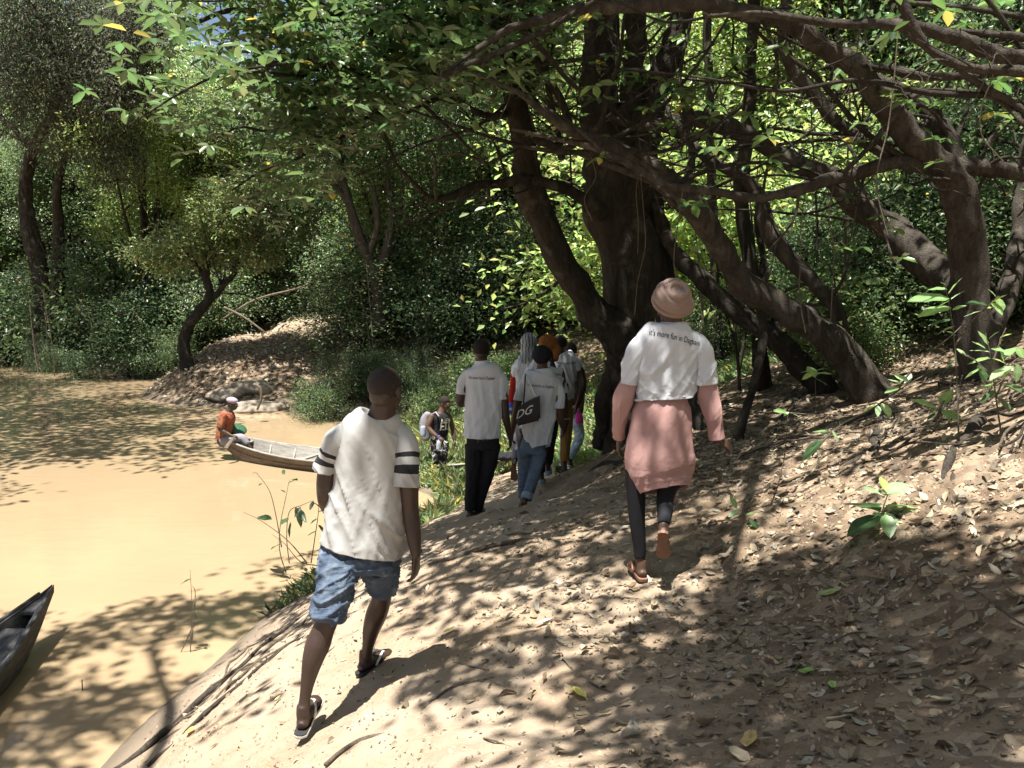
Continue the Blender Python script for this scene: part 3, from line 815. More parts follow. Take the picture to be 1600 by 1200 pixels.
r_, cen, rng = far_tree('forked_bank_tree', 'tree with pale brown V-shaped stems on the far bank above the front man', 592, 500, 22.5,
    [[(592, 520, 22.5, 12), (590, 450, 22.5, 10), (578, 410, 22.5, 9), (560, 365, 22.5, 8), (545, 315, 22.5, 7), (533, 265, 22.5, 6), (528, 200, 22.5, 4)],
     [(588, 440, 22.5, 9), (604, 390, 22.5, 7), (612, 340, 22.5, 6), (606, 280, 22.5, 4)], [(574, 405, 22.5, 6), (590, 350, 22.4, 5), (583, 290, 22.3, 4)]],
    [[(545, 315, 22.5, 5), (500, 270, 22.3, 3), (460, 240, 22, 2)], [(612, 340, 22.5, 4), (660, 300, 22.3, 3), (700, 250, 22, 2)]],
    9, [(530, 200, 22.6, 1.9, 1.2, 110), (640, 230, 22.8, 1.7, 1.3, 110), (470, 330, 23, 1.2, .9, 60), (680, 330, 22.8, 1.2, 1.0, 70)], M_BARK)
pos, ax, nr, L, col = clump_leaves(cen, 48, .45, .13, (.075, .11, .04), rng, var=.3, yellow=.0)
o = link(bpy.data.objects.new('crown', leaf_mesh('crown', pos, ax, nr, L, L * .45, col, M_LEAF, 4)), r_); o.location = -r_.location

# templates of forest trees and shrubs
T_FOREST = [
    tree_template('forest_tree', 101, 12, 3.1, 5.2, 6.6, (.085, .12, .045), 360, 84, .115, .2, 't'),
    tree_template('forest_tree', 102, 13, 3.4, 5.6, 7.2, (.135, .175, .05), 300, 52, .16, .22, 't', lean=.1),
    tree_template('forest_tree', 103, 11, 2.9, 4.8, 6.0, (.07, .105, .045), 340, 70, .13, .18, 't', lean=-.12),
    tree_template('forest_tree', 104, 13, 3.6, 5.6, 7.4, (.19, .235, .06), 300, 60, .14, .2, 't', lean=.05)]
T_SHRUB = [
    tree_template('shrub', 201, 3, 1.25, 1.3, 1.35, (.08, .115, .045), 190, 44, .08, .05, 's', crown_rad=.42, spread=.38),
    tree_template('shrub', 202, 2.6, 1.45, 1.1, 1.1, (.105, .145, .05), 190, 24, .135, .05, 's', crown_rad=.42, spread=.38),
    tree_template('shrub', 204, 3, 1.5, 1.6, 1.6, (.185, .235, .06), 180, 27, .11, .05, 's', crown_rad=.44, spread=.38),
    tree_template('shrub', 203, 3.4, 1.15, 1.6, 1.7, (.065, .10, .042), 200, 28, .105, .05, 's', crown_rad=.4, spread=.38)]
used = set()
def plant(tmpl, i, x, y, rz, sc, label, group, cat, sink=.1):
    t = tmpl[i]
    if (t.name in used): o = copy_tree(t)
    else: used.add(t.name); o = t
    o.location = (x, y, Hs(x, y) - sink); o.rotation_euler.z = rz; o.scale = (sc,) * 3 if not hasattr(sc, '__len__') else sc
    tag(o, label, cat, group)
    return o
rd = random.Random(77)
# place words
ORD = ['leftmost', 'second from the left', 'third from the left', 'fourth from the left', 'fifth from the left', 'sixth from the left', 'seventh from the left', 'eighth from the left', 'ninth from the left', 'tenth from the left', 'eleventh from the left', 'twelfth from the left']
def row(n, x0, x1, y0, y1, ids, sc, label, group, tm=T_FOREST, cat='tree', skip=None):
    made = []
    for k in range(n):
        x = x0 + (x1 - x0) * (k + rd.uniform(.15, .85)) / n; y = rd.uniform(y0, y1)
        if skip and skip(x, y): continue
        q = rd.uniform(*sc)
        if tm is T_FOREST and 425 < 800 + FPX * x / y < 585: q *= .60
        o = plant(tm, rd.choice(ids), x, y, rd.uniform(0, 6.28), (q * rd.uniform(.85, 1.2), q * rd.uniform(.85, 1.2), q * rd.uniform(.8, 1.25)) if tm is T_SHRUB else q, label, group, cat)
        made.append((800 + FPX * x / y, o))
    made.sort(key=lambda q: q[0]); vis = [o for u, o in made if -40 < u < 1640]
    for side in ('left', 'right'):
        outs = [o for u, o in (made if side == 'right' else made[::-1]) if o not in vis and (u < 0) == (side == 'left')]
        for k, o in enumerate(outs): o['label'] = f'{label}, {ORD[k].split(" ")[0].replace("leftmost", "first")} outside the {side} edge'
    for i, o in enumerate(vis):
        j = len(vis) - 1 - i
        o['label'] = (f'{label}, {ORD[i]}' if i <= j else f'{label}, ' + ORD[j].replace('leftmost', 'rightmost').replace('left', 'right').replace('rightmost', 'rightmost'))
row(12, -32, -11, 33.5, 38, [0, 2, 0, 1], (.85, 1.1), 'bushy forest tree behind the grey-crowned tree', 'forest trees behind the left bank')
row(9, -14, -1, 29.5, 33, [0, 1, 2, 3], (.75, .95), 'leafy forest tree above the sandy far path', 'forest trees above the sandy path')
row(7, -4, 6, 24, 29, [0, 2, 1], (.8, 1.0), 'shaded forest tree behind the huge forked trunk', 'forest trees behind the forked trunk')
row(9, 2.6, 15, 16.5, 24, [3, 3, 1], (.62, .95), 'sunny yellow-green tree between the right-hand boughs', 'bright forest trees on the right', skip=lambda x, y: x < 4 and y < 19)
row(6, 9, 24, 11, 18, [0, 2, 1], (.8, 1.0), 'dense tree beyond the leaning right-hand trunks', 'forest trees at the right edge')
row(19, -38, 8, 40, 47, [1, 3, 0, 1], (1.2, 1.45), 'tall second-row forest tree showing its upper crown', 'tall trees of the second forest row', skip=lambda x, y: 370 < 800 + 1300 * x / y < 640)
row(8, 2, 30, 30, 40, [3, 1, 0], (1.15, 1.4), 'tall bright tree far behind the right boughs', 'tall trees far behind the right boughs')
row(16, -55, 35, 54, 62, [1, 3, 0], (1.7, 2.0), 'very tall tree at the back of the forest', 'tallest trees at the back', skip=lambda x, y: 350 < 800 + 1300 * x / y < 660)
# shrubs
row(16, 3.5, 9, 8.5, 10.6, [0, 1, 3], (.34, .62), 'low leafy shrub closing the slope behind the right trunks', 'low shrubs behind the right trunks', T_SHRUB, 'shrub')
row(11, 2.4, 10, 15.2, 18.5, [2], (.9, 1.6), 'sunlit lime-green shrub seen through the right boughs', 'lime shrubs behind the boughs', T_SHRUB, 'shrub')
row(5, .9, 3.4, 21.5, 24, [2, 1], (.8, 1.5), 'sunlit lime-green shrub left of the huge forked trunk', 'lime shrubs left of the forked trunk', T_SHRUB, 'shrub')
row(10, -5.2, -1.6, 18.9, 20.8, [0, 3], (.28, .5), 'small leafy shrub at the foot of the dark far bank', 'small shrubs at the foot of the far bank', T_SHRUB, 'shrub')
row(9, -20, -9.5, 27, 30, [0, 3], (.3, .55), 'small scrubby shrub on the left shore', 'small shrubs on the left shore', T_SHRUB, 'shrub')
row(14, -40, -6, 39, 46, [0, 1, 3], (1.8, 2.6), 'big thicket shrub in the gloom behind the left trunks', 'thicket behind the left bank', T_SHRUB, 'shrub')
row(9, 6, 24, 19, 27, [0, 1, 3], (1.4, 2.2), 'thicket shrub deep behind the right boughs', 'thicket behind the right boughs', T_SHRUB, 'shrub')
row(8, -7, 6, 30, 36, [0, 1, 3], (1.5, 2.2), 'thicket shrub deep behind the sandy path', 'thicket behind the sandy path', T_SHRUB, 'shrub')
row(20, -28, -8.6, 30.5, 35, [0, 1, 3], (.7, 1.5), 'low shrub on the shaded far left bank', 'shrubs on the far left bank', T_SHRUB, 'shrub')
row(16, -13, 1, 27.6, 31, [0, 1, 3], (.9, 1.7), 'dense shrub atop the far bank under the trees', 'shrubs under the forest wall', T_SHRUB, 'shrub', skip=lambda x, y: -9.2 < x < -5.8)
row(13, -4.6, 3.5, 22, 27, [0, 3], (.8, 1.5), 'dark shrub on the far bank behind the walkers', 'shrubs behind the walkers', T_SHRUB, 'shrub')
row(6, -1.9, .2, 15.5, 19, [1], (.32, .5), 'bright low bush behind the man in the vest', 'bushes on the grassy landing', T_SHRUB, 'shrub')
row(24, 2.9, 10, 10.6, 15, [0, 1, 3], (.4, .72), 'dark understorey shrub behind the sweeping bough', 'understorey shrubs on the right', T_SHRUB, 'shrub')
row(12, 4.9, 9, 7, 10.5, [0, 3], (.6, 1.0), 'understorey shrub beyond the leaning trunk at right', 'understorey shrubs at the right edge', T_SHRUB, 'shrub')
for t in T_FOREST + T_SHRUB:
    if t.name not in used: 
        for c in list(t.children): bpy.data.objects.remove(c)
        bpy.data.objects.remove(t)

# the forest goes on behind the viewpoint and up the slope on the right
for k, (x, y) in enumerate([(1.5, -7), (5, -8.5), (9, -7), (12.5, -3), (13, 2), (11.5, 6.5), (3, -12), (8, -13), (14, -9), (17, 0), (16, 7), (-1.5, -11)]):
    plant(T_FOREST, k % 4, x, y, k * 1.7, 1.05 + .03 * (k % 5), ('forest tree on the slope behind the viewpoint, ' if y < -5 else 'forest tree up the slope right of the viewpoint, ') + ORD[k].replace('left', 'river'), 'forest trees round the viewpoint', 'tree')
# slender bare stems in the undergrowth of the far bank
rd2 = random.Random(12)
for k, (x0, x1, y0, y1, lab, grp) in enumerate([(-4.6, 1.2, 21.5, 26, 'slender bare sapling in the dark undergrowth behind the walkers', 'bare saplings behind the walkers')] * 22 + [(-17, -9.5, 27.5, 32, 'slender bare sapling on the shaded far left bank', 'bare saplings on the far left bank')] * 16 + [(2.6, 7, 9.5, 13, 'slender bare sapling in the undergrowth right of the sweeping bough', 'bare saplings in the right undergrowth')] * 16):
    x, y = rd2.uniform(x0, x1), rd2.uniform(y0, y1); z = Hs(x, y); h = rd2.uniform(1.2, 3.4); lean = (rd2.uniform(-.6, .6), rd2.uniform(-.4, .4))
    mb = MB(); sp = spline([(x, y, z - .1, .022), (x + lean[0] * .3 + rd2.uniform(-.08, .08), y + lean[1] * .3, z + h * .4, .017), (x + lean[0], y + lean[1], z + h, .006)], 5)
    mb.tube([p[:3] for p in sp], [p[3] for p in sp], 5)
    for _ in range(6):
        p = sp[rd2.randrange(3, len(sp) - 1)]; e = Vector(p[:3]) + Vector((rd2.uniform(-.5, .5), rd2.uniform(-.3, .3), rd2.uniform(.1, .5))); mb.tube([Vector(p[:3]), e], [.008, .003], 4, cap=False)
    o = mb.build('bare_sapling', (M_TWIG, M_BARK)[k % 2]); tag(o, lab, 'sapling', grp)
def hit(u, v, water=True):
    d = np.arange(2.2, 40, .02); q = np.array([tuple(P(u, v, 1.0))]) - np.array([[0, 0, CAM_H]])
    pts = q * d[:, None]; zz = pts[:, 2] + CAM_H
    g = H(pts[:, 0], pts[:, 1]); g = np.maximum(g, 0) if water else g
    k = np.nonzero(zz <= g)[0]; k = k[0] if len(k) else -1
    return Vector((pts[k, 0], pts[k, 1], zz[k]))
# ------------------------------------------------------------------ dry leaves, bits and clods on the ground
def ground_normal(x, y, e=.04):
    n = np.c_[-(H(x + e, y) - H(x - e, y)) / (2 * e), -(H(x, y + e) - H(x, y - e)) / (2 * e), np.ones(len(x))]
    return unit(n)
DRYC = np.array([(.26, .195, .135), (.17, .125, .09), (.09, .066, .05), (.36, .29, .215), (.19, .135, .09), (.24, .205, .165)])
def dry_cols(n, rng, p=(.26, .24, .14, .12, .14, .10)):
    return np.clip(DRYC[rng.choice(6, n, p=p)] * (1 + .18 * rng.normal(0, 1, (n, 1))), .02, .7)
def dry_leaves(name, x, y, L, rng, label, lift=.009, tilt=.28, shape=6):
    n = len(x)
    z = H(x, y)
    nr = unit(ground_normal(x, y) + rng.normal(0, tilt, (n, 3)) * np.array([1, 1, .2]))
    ax = rng.normal(0, 1, (n, 3)); ax = unit(ax - nr * (ax * nr).sum(1, keepdims=True))
    pos = np.c_[x, y, z + lift * rng.random(n) + .003] - ax * (L * .5)[:, None]
    W = L * rng.uniform(.38, .62, n)
    fold = (rng.uniform(-.35, .5, n))[:, None]; droop = rng.uniform(-.45, .35, n)[:, None]
    me = leaf_mesh(name, pos, ax, nr, L, W, dry_cols(n, rng), M_DRY, shape, fold, droop)
    o = link(bpy.data.objects.new(name, me))
    return tag(o, label, kind='stuff')
def sample(n, x0, x1, y0, y1, w, rng):
    x, y = rng.uniform(x0, x1, n), rng.uniform(y0, y1, n)
    k = (rng.random(n) < w(x, y)) & (H0(x, y) > .08)
    return x[k], y[k]
rng = np.random.default_rng(51)
def w_near(x, y):
    dens = np.clip((x + .1 - .05 * y) / 1.6 + .9 * fbm(x * .9, y * .9, 61, 3), .03, 1) * np.clip(.75 + 1.6 * fbm(x * 2.7, y * 2.7, 71, 2), .12, 1)
    return dens
x, y = sample(34000, -2.6, 6.5, 1.6, 11.5, w_near, rng)
dry_leaves('leaf_litter', x, y, rng.uniform(.02, .075, len(x)), rng, 'carpet of small dry brown leaves over the near bank')
x, y = sample(30000, -2.5, 4.5, 1.6, 7.5, lambda x, y: np.clip(w_near(x, y) + .3, 0, 1), rng)
dry_leaves('leaf_crumbs', x, y, rng.uniform(.008, .03, len(x)), rng, 'crumbled leaf bits and bark scraps on the sand', .004, .5, 4)
x, y = sample(26000, -14, 12, 11, 33, lambda x, y: litter_w(x, y) * .9 + .02, rng)
dry_leaves('far_leaf_litter', x, y, rng.uniform(.08, .2, len(x)), rng, 'dry leaves covering the shaded far bank', .03, .6, 4)
x, y = sample(9000, -26, -9, 26, 37, lambda x, y: np.full(len(x), .6), rng)
dry_leaves('far_leaf_litter', x, y, rng.uniform(.1, .24, len(x)), rng, 'dry leaves and scraps on the far left bank', .03, .6, 4)
# clods of sand
def clods():
    rng = np.random.default_rng(8)
    x, y = sample(5200, -2.3, 3.5, 1.8, 6.5, lambda x, y: np.full(len(x), .8), rng)
    z = H(x, y); n = len(x)
    oc = np.array([(1, 0, 0), (0, 1, 0), (-1, 0, 0), (0, -1, 0), (0, 0, .8), (.6, .6, .5), (-.6, .5, .5)], float)
    fc = np.array([(0, 1, 5), (0, 5, 4), (1, 4, 5), (1, 2, 6), (1, 6, 4), (2, 4, 6), (2, 3, 4), (3, 0, 4)])
    s = (.004 + .012 * rng.random(n) ** 3)[:, None, None]
    v = np.c_[x, y, z - .001][:, None, :] + oc[None] * s * rng.uniform(.6, 1.3, (n, 7, 1))
    f = (np.arange(n)[:, None, None] * 7 + fc[None]).reshape(-1, 3)
    o = link(bpy.data.objects.new('sand_clods', raw_mesh('sand_clods', v.reshape(-1, 3), f.ravel(), np.arange(len(f)) * 3, M_CLOD, smooth=False)))
    tag(o, 'small clods of dry sand and soil on the near bank', kind='stuff')
M_CLOD = plain('sand_clod', (.36, .265, .175), .95, .1)
clods()
# the largest fallen leaves, one object each
def curled(name, col, seed, fold, droop, bend):
    rng = np.random.default_rng(seed)
    nu, nv = 7, 3
    vs, cs = [], []
    for i in range(nu):
        t = i / (nu - 1); w = (math.sin(math.pi * min(1, t * 1.0 + .02)) ** .7) * .25 * (1 + .18 * math.sin(9 * t + seed))
        for j in range(-2, 3):
            s = j / 2
            vs.append((t - .5, s * w + bend * math.sin(t * 2.2), abs(s) ** 1.5 * w * fold + droop * (t - .5) ** 2 + rng.normal(0, .008)))
            k = 1.0 + rng.normal(0, .1) - (.22 if j == 0 else 0)
            cs.append([min(.8, c * k) for c in col])
    f = []
    for i in range(nu - 1):
        for j in range(4):
            a = i * 5 + j; f.append((a, a + 1, a + 6, a + 5))
    b = len(vs); vs += [(-.72, .02, .02), (-.72, -.01, .02)]; cs += [col, col]
    f.append((2, 1, b + 1, b))
    f = [q for q in f]
    return raw_mesh(name, vs, np.array(f).ravel(), np.arange(len(f)) * 4, M_DRY, np.array(cs))
FALL = [('pale tan', (.32, .25, .175), 1, .5, .5, .05), ('dark brown', (.13, .09, .06), 2, .9, -.4, -.06), ('brown', (.24, .165, .10), 3, -.4, .7, .04),
        ('greyish', (.24, .21, .17), 4, .2, .3, .0), ('reddish brown', (.20, .125, .08), 5, 1.2, .9, .08)]
FALLM = [(n, curled('fallen_leaf', c, s, f, d, b)) for n, c, s, f, d, b in FALL]
def lay_leaf(me, x, y, L, rz, label, group=None, tilt=.3, cat='leaf', lift=.014):
    o = link(bpy.data.objects.new('fallen_leaf', me))
    n = Vector(ground_normal(np.array([x]), np.array([y]))[0]) + Vector((rd.gauss(0, tilt), rd.gauss(0, tilt), 0))
    o.rotation_mode = 'QUATERNION'
    o.rotation_quaternion = n.normalized().to_track_quat('Z', 'Y') @ Matrix.Rotation(rz, 3, 'Z').to_quaternion()
    o.scale = (L,) * 3; o.location = (x, y, Hs(x, y) + lift)
    return tag(o, label, cat, group)
rng = np.random.default_rng(63)
nplaced = 0
while nplaced < 285:
    y = 2.5 + 4.2 * rng.random() ** 1.5; x = rng.uniform(-1.6, 3.6)
    u, v, f = proj(np.array([[x, y, Hs(x, y)]]))
    if not (-20 < u[0] < 1620 and v[0] < 1230): continue
    if rng.random() > np.clip((x + .6) / 2.0, .10, 1): continue
    name, me = FALLM[int(rng.choice(5, p=[.24, .2, .28, .16, .12]))]
    zone = ('on the sand round the front man' if x < -.25 else 'in the middle of the dappled path' if x < .9 and y < 4.3 else
            'on the path ahead of the headwrapped woman' if x < .9 else 'in the shade at lower right' if y < 3.9 else 'on the sunny slope round the rosette sapling')
    lay_leaf(me, x, y, rng.uniform(.045, .09), rng.uniform(0, 6.28), f'{name} dry leaf lying {zone}', f'{name} dry leaves {zone}')
    nplaced += 1
def leaf_at(u, v, L, rz, col, label):
    # where the sight line meets the ground
    p = hit(u, v)
    me = curled('fallen_leaf', col, int(u), .3, .2, .03)
    lay_leaf(me, p.x, p.y, L, rz, label, tilt=.1, lift=.02)
leaf_at(905, 1092, .10, .2, (.62, .50, .10), 'bright yellow leaf lying alone on the dappled sand at bottom centre')
leaf_at(607, 1065, .09, 1.2, (.62, .36, .07), "orange-yellow leaf on the sand beside the front man's shadow")
leaf_at(297, 1147, .11, .4, (.60, .30, .05), 'orange leaf near the roots at the lower left water edge')
leaf_at(702, 990, .08, 1.6, (.50, .36, .09), 'dull yellow leaf on the path right of the front man')
leaf_at(434, 1097, .06, .1, (.55, .46, .10), 'small yellow leaf left of the front man at the bank edge')
leaf_at(1300, 1079, .07, .3, (.28, .36, .08), 'small yellow-green leaf on the shaded sand at lower right')
leaf_at(1260, 1056, .08, 1.0, (.20, .30, .06), 'fresh green leaf standing up from the sand at lower right')
leaf_at(1295, 935, .09, .9, (.25, .30, .08), 'olive green leaf on the dappled slope below the rosette sapling')
leaf_at(850, 978, .10, 2.2, (.66, .58, .46), 'pale whitish leaf in a sun patch left of the woman')
leaf_at(1170, 1165, .13, .1, (.42, .25, .10), 'large orange-brown leaf at the bottom edge right of centre')

# ------------------------------------------------------------------ roots and sticks
def ground_tube(mb, px, r, lift=.0, n=5, sides=6, jit=.03, seed=0):
    rows = []
    for k, (u, v) in enumerate(px):
        q = hit(u, v)
        rr = r if not hasattr(r, '__len__') else r[k]
        rows.append((q.x, q.y, q.z + rr * .6 + lift, rr))
    sp = spline(rows, n)
    for i, p in enumerate(sp): sp[i, :3] += np.array(mnoise.noise_vector(Vector(p[:3]) * 4 + Vector((seed, 0, 0)))) * jit
    mb.tube([p[:3] for p in sp], [max(p[3], .002) for p in sp], sides, rough=.3, seed=seed)
def root_obj(px, r, label, name='exposed_root', cat='root', group=None, mat=None, **k):
    mb = MB(); ground_tube(mb, px, r, **k)
    o = mb.build(name, mat or M_TWIG); return tag(o, label, cat, group)
root_obj([(170, 1210), (240, 1165), (300, 1110), (350, 1065), (410, 1010), (470, 965), (520, 930)], [.02, .022, .02, .018, .016, .013, .008], 'thick dark root running along the cut edge of the near bank', mat=M_BARK)
root_obj([(230, 1200), (310, 1130), (370, 1075), (450, 1010), (520, 975)], [.012, .014, .013, .011, .007], 'second root just above the thick one along the bank edge', mat=M_BARK)
root_obj([(505, 1200), (560, 1160), (640, 1130), (700, 1080), (780, 1060)], [.010, .012, .011, .009, .005], 'long pale root snaking over the sand at the bottom, right of the flip-flop')
root_obj([(350, 1130), (420, 1070), (500, 1030), (560, 985)], [.008, .009, .008, .005], 'thin pale root on the bare slope left of the front man')
root_obj([(640, 890), (720, 870), (800, 850), (880, 845)], [.02, .02, .016, .008], 'fallen grey stick across the path beyond the front man')
root_obj([(730, 850), (790, 838), (850, 836)], [.009, .009, .005], 'short stick just beyond the longer stick on the path')
for k in range(14):
    u0 = 205 + k * 22 + rd.uniform(-8, 8); v0 = 1185 - k * 17 + rd.uniform(-10, 10)
    root_obj([(u0, v0), (u0 + 35, v0 - 28 + rd.uniform(-8, 8)), (u0 + 75, v0 - 58 + rd.uniform(-12, 12)), (u0 + 120, v0 - 85 + rd.uniform(-18, 18))], [.008, .009, .007, .003],
             'thin rootlet tangled along the cut edge of the near bank', group='rootlets along the bank edge', seed=k, jit=.06)
for k in range(16):
    u0, v0 = rd.uniform(650, 1560), rd.uniform(880, 1180); a = rd.uniform(-.6, .9); l = rd.uniform(40, 120)
    root_obj([(u0, v0), (u0 + l * .5 * math.cos(a), v0 - l * .5 * math.sin(a) + rd.uniform(-8, 8)), (u0 + l * math.cos(a), v0 - l * math.sin(a))], [.004, .0045, .002],
             'thin dry twig lying among the leaves on the path', name='fallen_twig', cat='twig', group='twigs on the path', seed=k, jit=.03)
for k in range(26):
    u0, v0 = rd.uniform(1120, 1580), rd.uniform(600, 740); a = rd.uniform(-.2, 1.1); l = rd.uniform(50, 150)
    root_obj([(u0, v0), (u0 + l * .5 * math.cos(a) + rd.uniform(-10, 10), v0 - l * .5 * math.sin(a) + rd.uniform(-8, 8)), (u0 + l * math.cos(a), v0 - l * math.sin(a))], [.007, .009, .004],
             'dead stick lying on the leafy slope below the leaning trunk', name='dead_stick', cat='stick', group='sticks on the right slope', seed=k, jit=.05, mat=(M_TWIG, M_BARK)[k % 2], lift=.01 + .03 * (k % 3))
for k, (lab, st, r) in enumerate([('thick root running down from the leaning trunk across the slope', [(1540, 660), (1500, 690), (1470, 740), (1455, 775)], [.045, .035, .025, .01]),
        ('root spreading left from the foot of the sweeping bough', [(1370, 640), (1320, 668), (1270, 690), (1215, 700)], [.06, .045, .03, .012]),
        ('root creeping toward the path from the foot of the sweeping bough', [(1385, 650), (1370, 690), (1340, 720), (1310, 735)], [.05, .035, .025, .01]),
        ('root of the huge forked tree snaking onto the path', [(1050, 690), (1000, 715), (960, 722), (920, 735)], [.08, .06, .04, .015])]):
    root_obj(st, r, lab, mat=M_BARK, seed=40 + k, jit=.06, sides=9, lift=-.6 * r[1])
# boulders on the far shore
M_ROCK = plain('pale_boulder', (.25, .21, .165), .9, .2, .6, 6, .3)
def boulder(u, v, d, sx, sy, sz, seed, label):
    p = P(u, v, d); bm = bmesh.new(); bmesh.ops.create_icosphere(bm, subdivisions=4, radius=1)
    for w in bm.verts:
        k = 1 + .35 * mnoise.noise(w.co * 1.1 + Vector((seed, 0, 0))) + .12 * mnoise.noise(w.co * 3 + Vector((0, seed, 0)))
        w.co = Vector((w.co.x * sx, w.co.y * sy, w.co.z * sz)) * k
    me = bpy.data.meshes.new('boulder'); bm.to_mesh(me); bm.free(); me.materials.append(M_ROCK)
    me.polygons.foreach_set('use_smooth', np.ones(len(me.polygons), bool))
    o = link(bpy.data.objects.new('boulder', me)); o.location = (p.x, p.y, max(0, Hs(p.x, p.y)) + sz * .25); tag(o, label, 'rock')
boulder(395, 633, 20.6, .72, .5, .2, 1, 'broad pale rock at the water edge behind the boatman')
boulder(352, 620, 21.6, .5, .4, .2, 2, 'pale rock left of the boatman head at the far shore')
boulder(396, 612, 21.8, .55, .4, .22, 3, 'upper pale rock behind the broad one on the far shore')
boulder(432, 636, 20.7, .28, .26, .16, 4, 'small rounded rock at the right end of the shore rocks')

# ------------------------------------------------------------------ dugout-style plank canoes
M_PLANK = NT('weathered_boat_plank')
def plank_mat(name, a, b, c):
    t = NT(name); o = t.obj()
    g = t.noise(7, 6, .65, t.scaled(o, (.35, 4, 4)), .4); f = t.noise(30, 4, .7, t.scaled(o, (.2, 3, 3)))
    col = t.ramp(g, [(.3, a), (.5, b), (.72, c)]); col = t.mix(t.math('MULTIPLY', f, .35), col, tuple(x * .45 for x in a))
    return t.done(t.bsdf(col, .75, .3, t.bump(t.math('ADD', g, f), .5, .01)))
bpy.data.materials.remove(M_PLANK.m)
M_PLANK = plank_mat('weathered_boat_plank', (.17, .16, .145), (.27, .255, .23), (.37, .35, .32))
M_HULLSIDE = plank_mat('brown_hull_plank', (.10, .075, .05), (.17, .13, .09), (.25, .20, .15))
M_DARKPLANK = plank_mat('dark_boat_plank', (.035, .034, .036), (.07, .068, .07), (.14, .135, .135))
M_NAIL = plain('rusty_nail', (.05, .035, .028), .7)
def canoe(name, label, loc, rz, L, beam, hgt, rise0, rise1, m_out, m_in, thwarts, decks, pitch=0.0, w0=.10, w1=.24, nails=True, e=.62):
    root = thing(name, label, 'canoe', loc, None, rz); root.rotation_euler.y = pitch
    N = 36; hull = MB(); secs = []
    def prof(s):
        m = math.sin(math.pi * s) ** e if 0 < s < 1 else 0
        w = beam / 2 * max(m, 0); w = max(w, (w0 * (1 - s) + w1 * s) / 2)
        zg = hgt + rise0 * (max(0, 1 - s / .42)) ** 2.0 + rise1 * (max(0, (s - .6) / .4)) ** 2.0
        zb = (rise0 + hgt * .72) * (max(0, 1 - s / .20)) ** 1.8 + (rise1 + hgt * .55) * (max(0, (s - .82) / .18)) ** 1.8
        return w, zg, min(zb, zg - .05)
    t = .032
    loops = []
    for i in range(N + 1):
        s = i / N; w, zg, zb = prof(s); x = (s - .5) * L; wb = w * .72
        ti = min(t, w * .45)
        sec = [(x, w, zg), (x, (w + wb) / 2 + .02 * w, (zg + zb) / 2), (x, wb, zb), (x, -wb, zb), (x, -(w + wb) / 2 - .02 * w, (zg + zb) / 2), (x, -w, zg),
               (x, -w + ti, zg), (x, -wb + ti, zb + t), (x, wb - ti, zb + t), (x, w - ti, zg)]
        loops.append(sec)
    vs = [p for sec in loops for p in sec]; n = 10; fs = []
    for i in range(N):
        for k in range(n):
            a, b = i * n + k, i * n + (k + 1) % n; fs.append((a, a + n, b + n, b))
    fs.append(tuple(range(n))); fs.append(tuple(N * n + k for k in reversed(range(n))))
    hull.poly(vs, fs)
    ho = hull.build('hull', m_out, root, (0, 0, 0), smooth=False)
    ho.data.materials.append(m_in)
    for pi, pl in enumerate(ho.data.polygons):
        k = pi % n
        if pi < N * n and k in (5, 6, 7, 8, 9): pl.material_index = 1
    for sgn in (1, -1):
        r = MB(); pts = []
        for i in range(1, N):
            w, zg, zb = prof(i / N); pts.append(Vector(((i / N - .5) * L, sgn * (w + .004), zg + .004)))
        r.tube(pts, .020, 6, ry=.85); r.build('gunwale', m_in, root, (0, 0, 0))
    for s in thwarts:
        w, zg, zb = prof(s); b = MB(); x = (s - .5) * L
        b.box((x, 0, zg - .03), (.09, w * 2 - .03, .028)); b.build('thwart', m_in, root, (0, 0, 0), False)
    for (s0, s1, drop) in decks:
        b = MB(); ed = []
        for k in range(7):
            s = s0 + (s1 - s0) * k / 6; w, zg, zb = prof(s); ed.append(((s - .5) * L, max(w - .03, .01), zg - drop))
        vs = [(x, q, z) for x, q, z in ed] + [(x, -q, z) for x, q, z in ed] + [(x, q, z - .025) for x, q, z in ed] + [(x, -q, z - .025) for x, q, z in ed]
        fs = []
        for k in range(6): fs += [(k, k + 1, k + 8, k + 7), (k + 14, k + 21, k + 22, k + 15)]
        fs += [(0, 7, 21, 14), (6, 20, 27, 13)]
        b.poly(vs, fs); b.build('deck_board', m_in, root, (0, 0, 0), False)
    for i in range(3, N - 2, 3):
        s = i / N; w, zg, zb = prof(s)
        if any(a - .02 < s < c + .02 for a, c, _ in decks): continue
        b = MB(); x = (s - .5) * L; wb = w * .72
        b.tube([(x, w - .045, zg - .03), (x, wb - .045, zb + .05), (x, -wb + .045, zb + .05), (x, -w + .045, zg - .03)], .018, 5); b.build('rib', m_in, root, (0, 0, 0))
    if nails:
        b = MB()
        for sgn in (1, -1):
            for i in range(4, 100):
                s = i / 104; w, zg, zb = prof(s); wb = w * .72
                q = .62; b.box(((s - .5) * L, sgn * (w * q + wb * (1 - q) + .02 * w + .006), zb + (zg - zb) * q), (.018, .012, .018))
        o = b.build('nail_row', M_NAIL, root, (0, 0, 0), False); o['kind'] = 'stuff'
    return root, prof
a, b = Vector((-5.42, 15.12, 0)), Vector((.0, 12.85, 0))
mid = (a + b) / 2
CANOE, cprof = canoe('canoe', 'long weathered plank canoe lying across the river with the boatman in its stern', (mid.x, mid.y, -.06), math.atan2(b.y - a.y, b.x - a.x), (b - a).length, 1.0, .27, .27, .16,
      M_HULLSIDE, M_PLANK, (.36, .5, .66, .8), ((.01, .11, .02), (.9, .99, .02)), pitch=R(-1.2))
a, b = Vector((-4.2, 7.33, 0)), Vector((-4.12, 1.7, 0))
mid = (a + b) / 2
